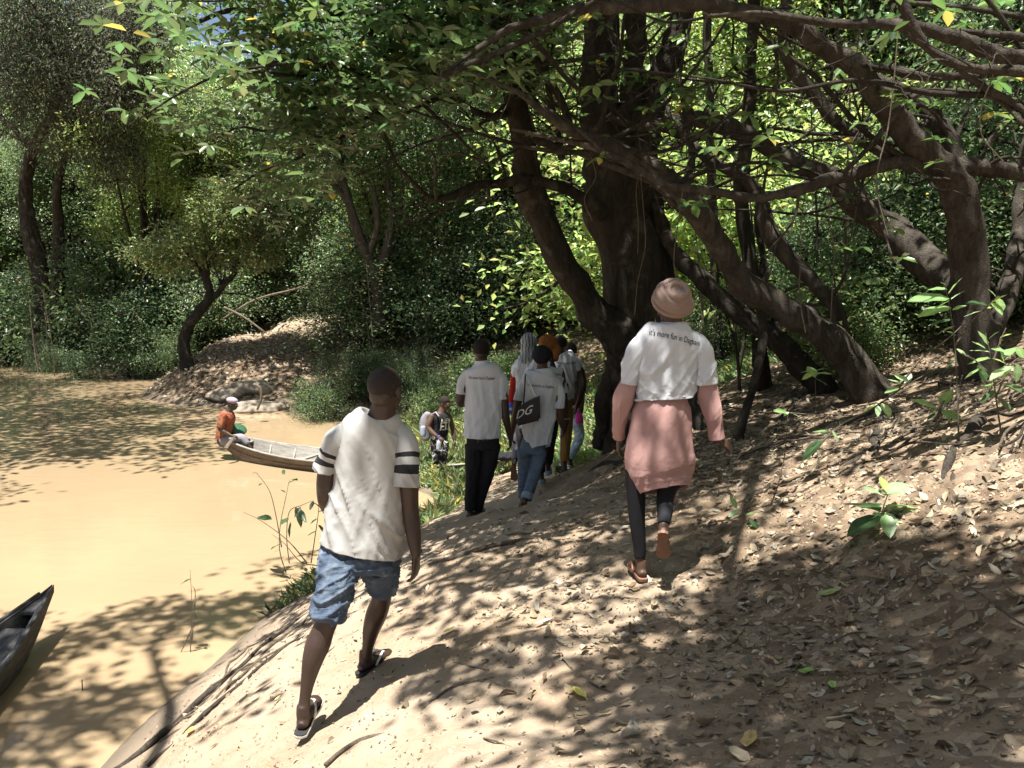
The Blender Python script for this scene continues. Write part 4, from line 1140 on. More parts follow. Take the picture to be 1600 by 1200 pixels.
canoe('canoe', 'dark grey canoe poking its pointed bow into the picture at lower left', (mid.x, mid.y, -.04), math.atan2(b.y - a.y, b.x - a.x), (b - a).length, .86, .25, .24, .1,
      M_DARKPLANK, M_DARKPLANK, (.36, .55, .75), ((.004, .075, .015), (.105, .215, .06)), w0=.02, nails=False, e=1.0)

# ------------------------------------------------------------------ saplings with single leaves
LEAFV = {}
def leaf_variant(key, col):
    if key not in LEAFV:
        nu = 8; vs, cs = [], []
        for i in range(nu):
            t = i / (nu - 1); w = .5 * math.sin(math.pi * t ** .85) ** .8
            for j in (-1, -.5, 0, .5, 1):
                vs.append((t, j * w, -.16 * t * t + abs(j) * .12 * w + .02 * math.sin(i * 2.1) * abs(j))); k = 1.25 if j == 0 else 1.0
                cs.append([min(.8, c * k * (1 + .1 * math.sin(i * 3 + j))) for c in col])
        f = [(i * 5 + j, i * 5 + j + 1, i * 5 + j + 6, i * 5 + j + 5) for i in range(nu - 1) for j in range(4)]
        LEAFV[key] = raw_mesh('leaf', vs, np.array(f).ravel(), np.arange(len(f)) * 4, M_LEAF_NEAR, np.array(cs))
    return LEAFV[key]
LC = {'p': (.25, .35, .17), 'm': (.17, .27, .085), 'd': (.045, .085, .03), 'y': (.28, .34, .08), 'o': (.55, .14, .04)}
def leaf_obj(root, p0, p1, w, key, roll=0.0):
    o = link(bpy.data.objects.new('leaf', leaf_variant(key, LC[key])), root)
    ax = Vector(p1) - Vector(p0); L = ax.length; ax.normalize()
    side = Vector((0, 0, 1)).cross(ax)
    if side.length < .1: side = Vector((1, 0, 0))
    side.normalize(); up = ax.cross(side)
    m = Matrix((ax, side, up)).transposed() @ Matrix.Rotation(roll, 3, 'X')
    o.rotation_mode = 'QUATERNION'; o.rotation_quaternion = m.to_quaternion(); o.scale = (L, w, (L + w) / 2)
    o.location = Vector(p0) - Vector(root.location); return o
def sapling(name, label, cat, loc, d, stems, leaves, mat=None, r0=.006, leafw=.5, seed=0, dj=.05):
    """stems: photo polylines; leaves: (u0, v0, u1, v1, key)"""
    root = thing(name, label, cat, loc); rr = random.Random(seed)
    for s in stems:
        mb = MB(); k = len(s)
        rows = [(*P(q[0], q[1], q[2] if len(q) > 2 else d), r0 * (1 - .7 * i / max(1, k - 1))) for i, q in enumerate(s)]
        sp = spline(rows, 5); mb.tube([p[:3] for p in sp], [p[3] for p in sp], 6); mb.build('stem', mat or M_TWIG, root)
    for (u0, v0, u1, v1, key) in leaves:
        dd = d + rr.uniform(-dj, dj); p0 = P(u0, v0, dd); p1 = P(u1, v1, dd + rr.uniform(-dj, dj) * 1.5)
        L = (p1 - p0).length; leaf_obj(root, p0, p1, L * leafw * rr.uniform(.85, 1.15), key, rr.uniform(-.5, .5))
    return root
g0 = P(1372, 850, 4.55)
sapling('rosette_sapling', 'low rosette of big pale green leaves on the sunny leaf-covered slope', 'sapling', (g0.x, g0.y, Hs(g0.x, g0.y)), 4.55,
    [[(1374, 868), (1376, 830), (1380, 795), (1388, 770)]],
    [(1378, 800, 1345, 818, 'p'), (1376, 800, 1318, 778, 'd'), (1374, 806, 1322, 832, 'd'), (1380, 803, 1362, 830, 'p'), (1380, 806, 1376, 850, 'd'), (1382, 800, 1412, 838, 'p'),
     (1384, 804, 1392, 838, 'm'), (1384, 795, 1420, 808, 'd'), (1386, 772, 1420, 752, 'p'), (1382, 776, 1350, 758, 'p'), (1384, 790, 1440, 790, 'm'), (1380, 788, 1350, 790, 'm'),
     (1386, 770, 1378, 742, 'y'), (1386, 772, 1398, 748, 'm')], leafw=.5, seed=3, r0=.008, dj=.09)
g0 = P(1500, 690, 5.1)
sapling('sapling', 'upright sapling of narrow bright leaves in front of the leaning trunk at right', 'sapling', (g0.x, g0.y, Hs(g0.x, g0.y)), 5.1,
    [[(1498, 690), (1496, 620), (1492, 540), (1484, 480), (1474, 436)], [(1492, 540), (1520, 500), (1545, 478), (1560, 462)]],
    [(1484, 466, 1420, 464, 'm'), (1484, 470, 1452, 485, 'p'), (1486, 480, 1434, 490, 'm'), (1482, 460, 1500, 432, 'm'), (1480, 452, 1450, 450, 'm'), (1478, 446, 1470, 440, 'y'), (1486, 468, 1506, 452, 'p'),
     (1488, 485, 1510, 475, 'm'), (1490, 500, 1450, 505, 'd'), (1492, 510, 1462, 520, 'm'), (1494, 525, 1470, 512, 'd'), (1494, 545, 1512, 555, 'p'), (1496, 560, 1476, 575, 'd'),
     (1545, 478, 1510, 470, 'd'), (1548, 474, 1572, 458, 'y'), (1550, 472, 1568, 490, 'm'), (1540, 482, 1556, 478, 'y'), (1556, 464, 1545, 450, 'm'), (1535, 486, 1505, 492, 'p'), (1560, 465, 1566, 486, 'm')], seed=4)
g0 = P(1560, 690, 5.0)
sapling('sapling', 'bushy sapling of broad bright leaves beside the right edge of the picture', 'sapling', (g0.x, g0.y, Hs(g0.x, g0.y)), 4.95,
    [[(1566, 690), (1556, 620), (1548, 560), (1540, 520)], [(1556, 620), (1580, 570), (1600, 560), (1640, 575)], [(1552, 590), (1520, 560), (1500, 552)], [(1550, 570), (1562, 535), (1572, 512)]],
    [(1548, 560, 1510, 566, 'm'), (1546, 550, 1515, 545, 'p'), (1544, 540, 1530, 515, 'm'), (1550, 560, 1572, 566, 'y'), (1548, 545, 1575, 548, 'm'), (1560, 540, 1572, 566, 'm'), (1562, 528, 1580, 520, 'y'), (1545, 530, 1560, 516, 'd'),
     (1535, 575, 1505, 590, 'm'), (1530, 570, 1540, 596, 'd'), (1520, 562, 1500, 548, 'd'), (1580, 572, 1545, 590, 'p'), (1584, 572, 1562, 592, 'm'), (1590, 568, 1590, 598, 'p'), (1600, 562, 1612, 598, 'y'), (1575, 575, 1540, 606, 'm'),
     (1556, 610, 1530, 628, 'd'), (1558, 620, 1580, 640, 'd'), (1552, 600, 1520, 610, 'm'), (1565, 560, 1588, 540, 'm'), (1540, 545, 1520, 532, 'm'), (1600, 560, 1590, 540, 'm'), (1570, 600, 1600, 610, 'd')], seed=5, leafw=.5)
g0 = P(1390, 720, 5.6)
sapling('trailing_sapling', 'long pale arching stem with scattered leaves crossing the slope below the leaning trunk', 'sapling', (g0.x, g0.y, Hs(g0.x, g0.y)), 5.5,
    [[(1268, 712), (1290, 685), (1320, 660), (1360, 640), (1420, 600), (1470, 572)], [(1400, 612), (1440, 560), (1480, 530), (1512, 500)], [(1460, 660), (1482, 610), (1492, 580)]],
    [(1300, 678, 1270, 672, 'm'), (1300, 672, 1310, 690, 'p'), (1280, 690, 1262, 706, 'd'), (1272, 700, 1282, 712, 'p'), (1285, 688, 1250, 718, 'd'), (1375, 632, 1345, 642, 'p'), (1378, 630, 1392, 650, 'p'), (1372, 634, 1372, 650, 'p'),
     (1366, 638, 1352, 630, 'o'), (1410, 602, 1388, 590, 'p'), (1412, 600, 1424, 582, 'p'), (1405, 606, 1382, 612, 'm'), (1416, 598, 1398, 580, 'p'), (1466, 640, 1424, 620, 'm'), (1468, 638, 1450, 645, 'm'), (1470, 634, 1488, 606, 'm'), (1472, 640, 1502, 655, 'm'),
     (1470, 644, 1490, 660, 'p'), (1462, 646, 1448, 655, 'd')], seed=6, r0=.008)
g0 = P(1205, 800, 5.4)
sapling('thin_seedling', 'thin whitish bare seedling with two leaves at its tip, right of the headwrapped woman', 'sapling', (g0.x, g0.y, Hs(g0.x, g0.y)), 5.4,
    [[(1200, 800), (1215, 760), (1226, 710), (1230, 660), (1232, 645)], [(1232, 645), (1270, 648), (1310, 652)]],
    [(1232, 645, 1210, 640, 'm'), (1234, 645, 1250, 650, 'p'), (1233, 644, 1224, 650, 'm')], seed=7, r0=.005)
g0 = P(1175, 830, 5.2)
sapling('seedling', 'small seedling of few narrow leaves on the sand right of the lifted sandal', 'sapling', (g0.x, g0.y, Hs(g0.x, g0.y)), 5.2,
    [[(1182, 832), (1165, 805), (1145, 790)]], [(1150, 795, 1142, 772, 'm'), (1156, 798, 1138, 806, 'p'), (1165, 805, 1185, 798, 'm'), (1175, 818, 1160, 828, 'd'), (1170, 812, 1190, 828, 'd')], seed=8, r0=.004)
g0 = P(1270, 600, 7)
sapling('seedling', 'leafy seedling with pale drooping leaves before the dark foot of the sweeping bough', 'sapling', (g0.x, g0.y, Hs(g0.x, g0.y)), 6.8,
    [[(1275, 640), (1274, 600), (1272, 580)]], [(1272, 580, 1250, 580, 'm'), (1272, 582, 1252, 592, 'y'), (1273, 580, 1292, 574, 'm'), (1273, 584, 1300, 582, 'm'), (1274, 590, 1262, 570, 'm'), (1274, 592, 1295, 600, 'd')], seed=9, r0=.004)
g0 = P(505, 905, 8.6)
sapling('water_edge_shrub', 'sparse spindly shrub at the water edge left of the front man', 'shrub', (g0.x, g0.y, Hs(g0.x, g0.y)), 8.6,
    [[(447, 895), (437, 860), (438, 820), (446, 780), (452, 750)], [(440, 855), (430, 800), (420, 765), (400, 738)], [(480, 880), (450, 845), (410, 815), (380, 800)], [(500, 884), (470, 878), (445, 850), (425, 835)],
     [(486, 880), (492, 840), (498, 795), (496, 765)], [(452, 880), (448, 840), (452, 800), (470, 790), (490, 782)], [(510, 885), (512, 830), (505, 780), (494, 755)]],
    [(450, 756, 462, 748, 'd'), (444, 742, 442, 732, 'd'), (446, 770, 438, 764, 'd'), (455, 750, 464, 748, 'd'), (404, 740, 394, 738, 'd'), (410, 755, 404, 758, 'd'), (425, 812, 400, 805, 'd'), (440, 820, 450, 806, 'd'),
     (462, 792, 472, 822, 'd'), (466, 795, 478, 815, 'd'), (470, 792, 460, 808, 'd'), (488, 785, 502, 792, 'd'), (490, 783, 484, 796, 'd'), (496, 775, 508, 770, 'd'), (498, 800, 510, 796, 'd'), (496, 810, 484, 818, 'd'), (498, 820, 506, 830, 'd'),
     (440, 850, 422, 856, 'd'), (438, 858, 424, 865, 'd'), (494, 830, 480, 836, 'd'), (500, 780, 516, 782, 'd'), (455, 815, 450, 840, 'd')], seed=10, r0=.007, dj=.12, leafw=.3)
g0 = P(298, 1048, 6.9)
sapling('thin_seedling', 'single thin dry stem standing in the water edge at lower left', 'seedling', (g0.x, g0.y, 0), 6.9,
    [[(297, 1060), (298, 1000), (300, 950), (297, 890)], [(300, 1000), (303, 960), (305, 925), (300, 915)], [(298, 985), (282, 1020), (265, 1042)]],
    [(298, 905, 280, 912, 'd'), (300, 945, 308, 940, 'd'), (299, 960, 290, 965, 'd'), (301, 955, 312, 962, 'd')], seed=11, r0=.006, dj=.02)
for i, (lab, st) in enumerate([('thin bare twig arching out of the water, tallest of those at lower left', [(170, 1150, 5.9), (155, 1120, 5.9), (132, 1100, 5.9), (128, 1062, 5.9)]),
                   ('short bare twig in the water between the arching twigs at lower left', [(145, 1170, 5.8), (135, 1140, 5.8), (126, 1118, 5.8), (132, 1112, 5.8)]),
                   ('dark bent twig with a seed head at lower left', [(118, 1190, 5.6), (112, 1165, 5.6), (95, 1145, 5.6), (80, 1136, 5.6)]),
                   ('looped dark twig at the very bottom left', [(70, 1195, 5.5), (76, 1172, 5.5), (86, 1182, 5.5), (80, 1200, 5.5)]),
                   ('long low twig lying over the water at lower left', [(100, 1195, 5.5), (70, 1185, 5.5), (45, 1172, 5.5), (22, 1165, 5.5)]),
                   ('forked twig with a yellow leaf at the lower left bank edge', [(172, 1140, 6.0), (178, 1122, 6.0), (186, 1120, 6.0), (192, 1111, 6.0)])]):
    mb = MB(); sp = spline([tuple(P(q[0], q[1], q[2] + .32)) for q in st], 5); mb.tube(sp, list(np.linspace(.009, .004, len(sp))), 5); tag(mb.build('bare_twig', M_BARK_DARK), lab, 'twig')
# fallen dead branches on the far bank
for i, (lab, st) in enumerate([('long dead grey branch leaning across the top of the sandy path', [(345, 500, 27, 1.2), (400, 468, 27, 1.6), (460, 452, 27, 1.6), (490, 440, 27, 1)]),
                   ('thin dead branch hanging left of the sandy path', [(350, 480, 26, 2), (380, 495, 26, 2), (415, 520, 26, 1.5)]),
                   ('bleached stick standing up behind the boatman', [(402, 640, 18.8, 2), (408, 622, 18.8, 2.5), (406, 606, 18.8, 2.5), (396, 600, 18.8, 2)])]):
    mb = MB(); add_limb(mb, st, 6, .2); tag(mb.build('dead_branch', M_TWIG), lab, 'branch')

# ------------------------------------------------------------------ grass on the landing
def grass(name, x0, x1, y0, y1, n, h, base, label, seed, poly=None, wd=.014):
    rng = np.random.default_rng(seed)
    x, y = rng.uniform(x0, x1, n), rng.uniform(y0, y1, n)
    ok = H0(x, y) > .03
    ok &= (vnoise(x * 1.1, y * 1.1, seed) > -.28)
    if poly: ok &= in_poly(x, y, poly)
    x, y = x[ok], y[ok]; n = len(x)
    z = H(x, y) - .01
    ax = unit(np.c_[rng.normal(0, .75, n), rng.normal(0, .75, n), np.ones(n)])
    nr = unit(np.c_[rng.normal(0, .5, n), rng.normal(-.3, .5, n), np.ones(n)])
    L = h * rng.uniform(.45, 1.2, n)
    col = leaf_cols(n, base, .3, .10, rng)
    me = leaf_mesh(name, np.c_[x, y, z], ax, nr, L, wd * (.6 + .8 * rng.random(n)), col, M_LEAF, 4, .15, .25)
    tag(link(bpy.data.objects.new(name, me)), label, 'grass', kind='stuff')
TALL = [(-2.2, 13.2), (-1.25, 9.9), (-.9, 10.2), (-.6, 12.3), (.4, 13), (.6, 19), (-3, 19)]
grass('tall_grass', -2.6, .5, 9.6, 19, 26000, .26, (.165, .195, .08), 'tall sunlit grass on the landing round the man in the vest', 5, TALL, .012)
grass('leafy_weeds', -2.6, .5, 9.6, 19.4, 9000, .16, (.13, .185, .075), 'low leafy weeds among the grass on the landing', 15, TALL, .06)
grass('short_grass', .6, 4.2, 10.6, 17, 15000, .13, (.13, .19, .06), 'short grass beyond the path behind the walkers', 6, None, .03)
grass('bank_grass', -2.6, -1.5, 7.6, 9.6, 2600, .12, (.07, .09, .035), 'low tufts at the water edge left of the front man', 7, None, .02)
# ------------------------------------------------------------------ people
M_SKIN = plain('dark_brown_skin', (.040, .0235, .018), .45, .45, .15, 60, .12)
M_SKIN_L = plain('brown_skin', (.085, .047, .032), .5, .4, .15, 60, .12)
M_SOLE = plain('pale_sole_skin', (.36, .19, .125), .6, .3, .1, 50, .1)
M_HAIR = plain('cropped_black_hair', (.020, .014, .012), .8, .2, .6, 260, .4)
M_HAIR_C = plain('shaved_black_hair', (.019, .0125, .0105), .6, .3, .5, 420, .35)
def cloth(name, col, rough=.85, weave=.25, var=.06, spec=.15):
    t = NT(name); o = t.obj()
    f = t.noise(5, 4, .6, o); w = t.noise(420, 2, .5, o); k = t.noise(22, 4, .6, t.scaled(o, (1, 1, .45)), .7)
    c = t.mix(f, tuple(x * (1 - var) for x in col), tuple(min(1, x * (1 + var)) for x in col))
    h = t.math('ADD', t.math('MULTIPLY', w, weave), k)
    return t.done(t.bsdf(c, rough, spec, t.bump(h, .35, .012)))
M_WHITE = cloth('white_cotton', (.56, .575, .61))
M_PINK = cloth('dusty_pink_cotton', (.42, .25, .23))
M_BLACK = cloth('black_cloth', (.016, .016, .019), .8)
M_JEANS = cloth('washed_blue_jeans', (.115, .15, .205), .9, .5, .2)
M_PALEJEANS = cloth('pale_jeans', (.28, .33, .40), .9, .5, .15)
M_MUSTARD = cloth('mustard_cloth', (.24, .14, .04))
M_RED = cloth('red_cloth', (.30, .02, .02))
M_GREYC = cloth('grey_cloth', (.22, .21, .23))
M_MAGENTA = cloth('magenta_cloth', (.45, .045, .27))
M_TAN = cloth('tan_headwrap_cloth', (.265, .19, .16), .8, .3, .1)
M_SANDAL = plain('tan_leather', (.20, .105, .07), .6, .3, .2, 40)
M_SANDAL_D = plain('black_rubber', (.02, .02, .02), .7, .3)
M_RUBBER_W = plain('white_foam', (.62, .60, .56), .7, .3)
M_SHOE = plain('brown_shoe_leather', (.12, .07, .04), .6, .3)
M_INK = plain('black_print', (.015, .015, .018), .7, .2)
M_INKW = plain('white_print', (.72, .72, .72), .7, .2)
M_GOLD = plain('gold_metal', (.55, .38, .13), .3, .5, **{'Metallic': .9})
M_SILVER = plain('silver_metal', (.6, .6, .6), .3, .5, **{'Metallic': .9})
def striped_shirt_mat():
    t = NT('grey_white_striped_cotton'); o = t.obj()
    f = t.noise(4, 4, .6, o); k = t.noise(16, 4, .6, t.scaled(o, (1, 1, .4)), .7)
    c = t.mix(f, (.32, .32, .315), (.40, .40, .39))
    s = t.n('Attribute', attribute_name='sleeve').outputs['Fac']
    z, d = (0, 0, 0), (1, 1, 1)
    m = t.ramp(s, [(0, z), (.64, d), (.69, z), (.76, d), (.85, z)], 'CONSTANT')
    c = t.mix(m, c, (.022, .022, .025))
    return t.done(t.bsdf(c, .85, .15, t.bump(k, .35, .012)))
M_STRIPE = striped_shirt_mat()
def denim_mat():
    t = NT('faded_denim'); o = t.obj()
    f = t.noise(6, 5, .65, o, .5); w = t.noise(330, 2, .5, t.scaled(o, (1, 1, .3))); k = t.noise(34, 3, .6, t.scaled(o, (.5, .5, 2.2)), .8)
    c = t.ramp(f, [(.32, (.022, .033, .058)), (.5, (.048, .070, .108)), (.68, (.20, .24, .28))])
    c = t.mix(t.math('MULTIPLY', k, .45), c, (.035, .06, .12)); c = t.mix(t.math('MULTIPLY', w, .25), c, (.22, .26, .31))
    return t.done(t.bsdf(c, .9, .15, t.bump(t.math('ADD', k, t.math('MULTIPLY', w, .3)), .5, .012)))
M_DENIM = denim_mat()
def camo_mat():
    t = NT('black_white_print_trousers'); o = t.obj()
    m = t.ramp(t.noise(13, 3, .6, o, 1.2), [(0, (.02, .02, .022)), (.5, (.12, .12, .12)), (.57, (.5, .5, .5)), (.66, (.02, .02, .02))], 'CONSTANT')
    return t.done(t.bsdf(m, .85, .15))
M_CAMO = camo_mat()
def batik_mat():
    t = NT('orange_pink_print_cloth'); o = t.obj()
    m = t.ramp(t.noise(9, 3, .6, o, 1.0), [(.3, (.18, .035, .05)), (.45, (.22, .07, .035)), (.55, (.25, .12, .055)), (.7, (.10, .025, .03))])
    return t.done(t.bsdf(m, .85, .15))
M_BATIK = batik_mat()
def hijab_mat():
    t = NT('grey_striped_scarf_cloth'); o = t.obj()
    wv = t.n('TexWave', {'Vector': o, 'Scale': 9.0, 'Distortion': 3.0, 'Detail': 2.0}, wave_type='BANDS', bands_direction='X').outputs['Fac']
    c = t.ramp(wv, [(.3, (.08, .10, .12)), (.45, (.50, .52, .54)), (.8, (.30, .32, .34))])
    return t.done(t.bsdf(c, .85, .15))
M_HIJAB = hijab_mat()

def rnd(rows):
    """round off the two ends of a tube"""
    a, b = rows[0], rows[-1]
    return rows
def rows_px(rows):
    out = []
    for q in rows:
        u, v, d, r = q[:4]; k = q[4] if len(q) > 4 else 1.0
        p = P(u, v, d); out.append((p.x, p.y, p.z, r / FPX * d, k))
    return out
def sil(d, rows):
    """rows uL, uR, v, depth ratio [, shift in depth] -> tube rows"""
    out = []
    for q in rows:
        uL, uR, v, k = q[:4]; dd = d + (q[4] if len(q) > 4 else 0)
        a, b = P(uL, v, dd), P(uR, v, dd); c = (a + b) / 2
        out.append((c.x, c.y, c.z, (b - a).length / 2, k))
    return out
def add_rows(mb, rows, n=20, sub=4, lat=(1, 0, 0), roundend=True):
    sp = spline(rows, sub) if sub > 1 else np.array(rows, float)
    pts = [Vector(p[:3]) for p in sp]; r = [max(p[3], .004) for p in sp]; ry = [max(p[3] * p[4], .004) for p in sp]
    if roundend:
        for end in (0, -1):
            t = (pts[0] - pts[1]) if end == 0 else (pts[-1] - pts[-2]); t.normalize()
            e = min(r[end], ry[end])
            for f, q in ((.5, .86), (.85, .5)):
                np_ = (pts[0] if end == 0 else pts[-1])
            base, br, bry = pts[end].copy(), r[end], ry[end]
            for f, q in ((.45, .88), (.8, .55)):
                if end == 0: pts.insert(0, base + t * e * f); r.insert(0, br * q); ry.insert(0, bry * q)
                else: pts.append(base + t * e * f); r.append(br * q); ry.append(bry * q)
    mb.tube(pts, r, n, ry=ry, lat=lat)
def ellipsoid(mb, c, rad, M=None, nu=18, nv=12):
    c = Vector(c); b0 = len(mb.v)
    for i in range(nv + 1):
        th = math.pi * i / nv
        for j in range(nu):
            ph = 2 * math.pi * j / nu
            p = Vector((rad[0] * math.sin(th) * math.cos(ph), rad[1] * math.sin(th) * math.sin(ph), rad[2] * math.cos(th)))
            mb.v.append(c + (M @ p if M is not None else p))
    for i in range(nv):
        for j in range(nu):
            a, b = b0 + i * nu + j, b0 + i * nu + (j + 1) % nu
            mb.f.append((a, a + nu, b + nu, b))
def union(mb, name, mat, root, voxel=.01, smooth=3, fac=.5, wr=None, attr=None):
    """melt overlapping closed tubes into one continuous surface"""
    tmp = mb.build('tmp', None, None, (0, 0, 0))
    m = tmp.modifiers.new('r', 'REMESH'); m.mode = 'VOXEL'; m.voxel_size = voxel
    if smooth: s = tmp.modifiers.new('s', 'SMOOTH'); s.iterations = smooth; s.factor = fac
    dg = bpy.context.evaluated_depsgraph_get(); dg.update()
    me = bpy.data.meshes.new_from_object(tmp.evaluated_get(dg)); me.name = name
    old = tmp.data; bpy.data.objects.remove(tmp); bpy.data.meshes.remove(old)
    n = len(me.vertices); co = np.empty(n * 3, np.float32); me.vertices.foreach_get('co', co); co = co.reshape(-1, 3)
    if wr:
        no = np.empty(n * 3, np.float32); me.vertices.foreach_get('normal', no); no = no.reshape(-1, 3)
        co = co + no * wr(co)[:, None]
    if attr:
        for k, fn in attr.items():
            at = me.attributes.new(k, 'FLOAT', 'POINT'); at.data.foreach_set('value', fn(co).astype(np.float32))
    loc = np.array(world_loc(root), np.float32) if root else np.zeros(3, np.float32)
    me.vertices.foreach_set('co', (co - loc).astype(np.float32).ravel())
    me.polygons.foreach_set('use_smooth', np.ones(len(me.polygons), bool)); me.update()
    me.materials.clear(); me.materials.append(mat)
    return link(bpy.data.objects.new(name, me), root)
def garment(name, mat, root, tubes, wr=None, n=96, sub=14, attr=None):
    """open-ended cloth tubes (body and sleeves) with crisp hems; attr gives each tube a 0..1 value along its length"""
    vs, fs, av, b0 = [], [], [], 0
    for ti, rows in enumerate(tubes):
        mb = MB(); sp = spline(rows, sub)
        mb.tube([Vector(p[:3]) for p in sp], [p[3] for p in sp], n, ry=[p[3] * p[4] for p in sp], lat=(1, 0, 0), cap=False)
        vs += mb.v; fs += [tuple(i + b0 for i in f) for f in mb.f]; b0 = len(vs)
        m = len(sp); av += [(i / (m - 1) if attr and ti in attr else 0.) for i in range(m) for _ in range(n)]
    me = bpy.data.meshes.new(name); me.from_pydata([tuple(v) for v in vs], [], fs); me.update()
    k = len(vs); co = np.array([tuple(v) for v in vs], np.float32)
    bm = bmesh.new(); bm.from_mesh(me); bmesh.ops.recalc_face_normals(bm, faces=bm.faces[:]); bm.to_mesh(me); bm.free()
    no = np.empty(k * 3, np.float32); me.vertices.foreach_get('normal', no); no = no.reshape(-1, 3)
    if wr: co = co + no * wr(co)[:, None].astype(np.float32)
    at = me.attributes.new('sleeve', 'FLOAT', 'POINT'); at.data.foreach_set('value', np.array(av, np.float32))
    me.vertices.foreach_set('co', (co - np.array(world_loc(root), np.float32)).astype(np.float32).ravel())
    me.polygons.foreach_set('use_smooth', np.ones(len(me.polygons), bool)); me.update(); me.materials.append(mat)
    o = link(bpy.data.objects.new(name, me), root)
    m = o.modifiers.new('cloth_thickness', 'SOLIDIFY'); m.thickness = .005; m.offset = -1
    return o
NECK = lambda z, k=5: (lambda c: np.clip((z - c[:, 2]) * k, .12, 1))
def two(f, g): return lambda co: f(co) + g(co)
def folds(amp, fr, ang, seed, stretch=.22, mask=None, amp2=0, fr2=30):
    """cloth folds running along the direction ang (degrees from the vertical, in the picture's plane)"""
    a = R(ang); dx, dz = math.sin(a), math.cos(a)
    def f(co):
        out = np.empty(len(co))
        for i, p in enumerate(co):
            al = p[0] * dx + p[2] * dz; ac = p[0] * dz - p[2] * dx
            q = Vector((ac * fr, p[1] * fr * .5, al * fr * stretch + seed))
            v = mnoise.noise(q); v2 = mnoise.noise(q * 1.9 + Vector((7, 3, 1)))
            w = max(0, 1 - 3.2 * abs(v)); w2 = max(0, 1 - 3.2 * abs(v2))
            o = amp * (w * w * 1.25 + w2 * w2 * .55 + v * .7 - .35)
            if amp2: o += amp2 * mnoise.noise(Vector((p[0] * fr2, p[1] * fr2, p[2] * fr2 * .6 + seed)))
            out[i] = o
        if mask is not None: out *= mask(co)
        return out
    return f
def head(mb, c, yaw, s=1.0, pitch=0.0, roll=0.0, neck=None, ears=True):
    """skull, jaw, nose, lips and ears; yaw 0 looks away from the camera (+y)"""
    M = Matrix.Rotation(-yaw, 3, 'Z') @ Matrix.Rotation(pitch, 3, 'X') @ Matrix.Rotation(roll, 3, 'Y'); c = Vector(c)
    E = lambda p, r: ellipsoid(mb, c + M @ (Vector(p) * s), [x * s for x in r], M)
    E((0, -.012, .028), (.074, .096, .083)); E((0, .038, -.03), (.060, .058, .075)); E((0, .060, -.078), (.040, .036, .030))
    E((0, .098, -.022), (.014, .022, .022)); E((0, .094, -.058), (.025, .013, .012)); E((0, .080, .014), (.052, .022, .014)); E((0, -.045, -.03), (.055, .045, .05))
    if ears:
        for sg in (-1, 1): E((sg * .076, .0, -.012), (.010, .020, .031))
    return M
def hair_cap(root, c, yaw, s, mat, M, line=.0, thick=.006, name='hair'):
    bm = bmesh.new(); bmesh.ops.create_icosphere(bm, subdivisions=4, radius=1)
    for v in bm.verts:
        d = v.co.copy(); v.co = Vector((d.x * (.074 + thick), -.012 + d.y * (.096 + thick), .028 + d.z * (.083 + thick))) * s
        v.co += v.normal * .002 * mnoise.noise(d * 9)
    kill = [v for v in bm.verts if v.co.z < (line + max(0, v.co.y) * .75 - max(0, -v.co.y) * .35) * s]
    bmesh.ops.delete(bm, geom=kill, context='VERTS')
    for v in bm.verts: v.co = Vector(c) + M @ v.co - world_loc(root)
    me = bpy.data.meshes.new(name); bm.to_mesh(me); bm.free(); me.materials.append(mat)
    me.polygons.foreach_set('use_smooth', np.ones(len(me.polygons), bool))
    return link(bpy.data.objects.new(name, me), root)
def hand(mb, w, d, nb, thumb, s=1.0, curl=.35):
    """wrist w, finger direction d, back-of-hand normal nb, thumb = +1/-1 along d x nb"""
    w, d, nb = Vector(w), Vector(d).normalized(), Vector(nb); nb = (nb - d * nb.dot(d)).normalized(); la = d.cross(nb) * thumb
    n_ = len(mb.v)
    mb.tube([w - d * .02 * s, w + d * .02 * s, w + d * .06 * s, w + d * .092 * s, w + d * .10 * s], [.027 * s, .033 * s, .041 * s, .040 * s, .03 * s], 12, ry=[.02 * s, .018 * s, .016 * s, .013 * s, .009 * s], lat=tuple(la))
    for off, ln in ((.030, .072), (.010, .082), (-.011, .076), (-.030, .060)):
        p = w + d * .088 * s + la * off * s; dd = d.copy(); pts = [w + d * .06 * s + la * off * .9 * s, p]; a = 0
        for sg, fr in ((.45, .5), (.32, .8), (.23, 1.0)):
            a += curl * fr * 1.3; dv = d * math.cos(a) - nb * math.sin(a); p = p + dv * ln * sg * s; pts.append(p)
        mb.tube(pts, [.010 * s, .0098 * s, .009 * s, .0082 * s, .0065 * s], 8)
    p = w + d * .025 * s + la * .028 * s; t1 = (d * .62 + la * .62 - nb * .35).normalized(); t2 = (d * .9 + la * .22 - nb * .4).normalized()
    mb.tube([p - t1 * .01 * s, p + t1 * .036 * s, p + t1 * .036 * s + t2 * .03 * s, p + t1 * .036 * s + t2 * .05 * s], [.014 * s, .0125 * s, .0105 * s, .007 * s], 8)
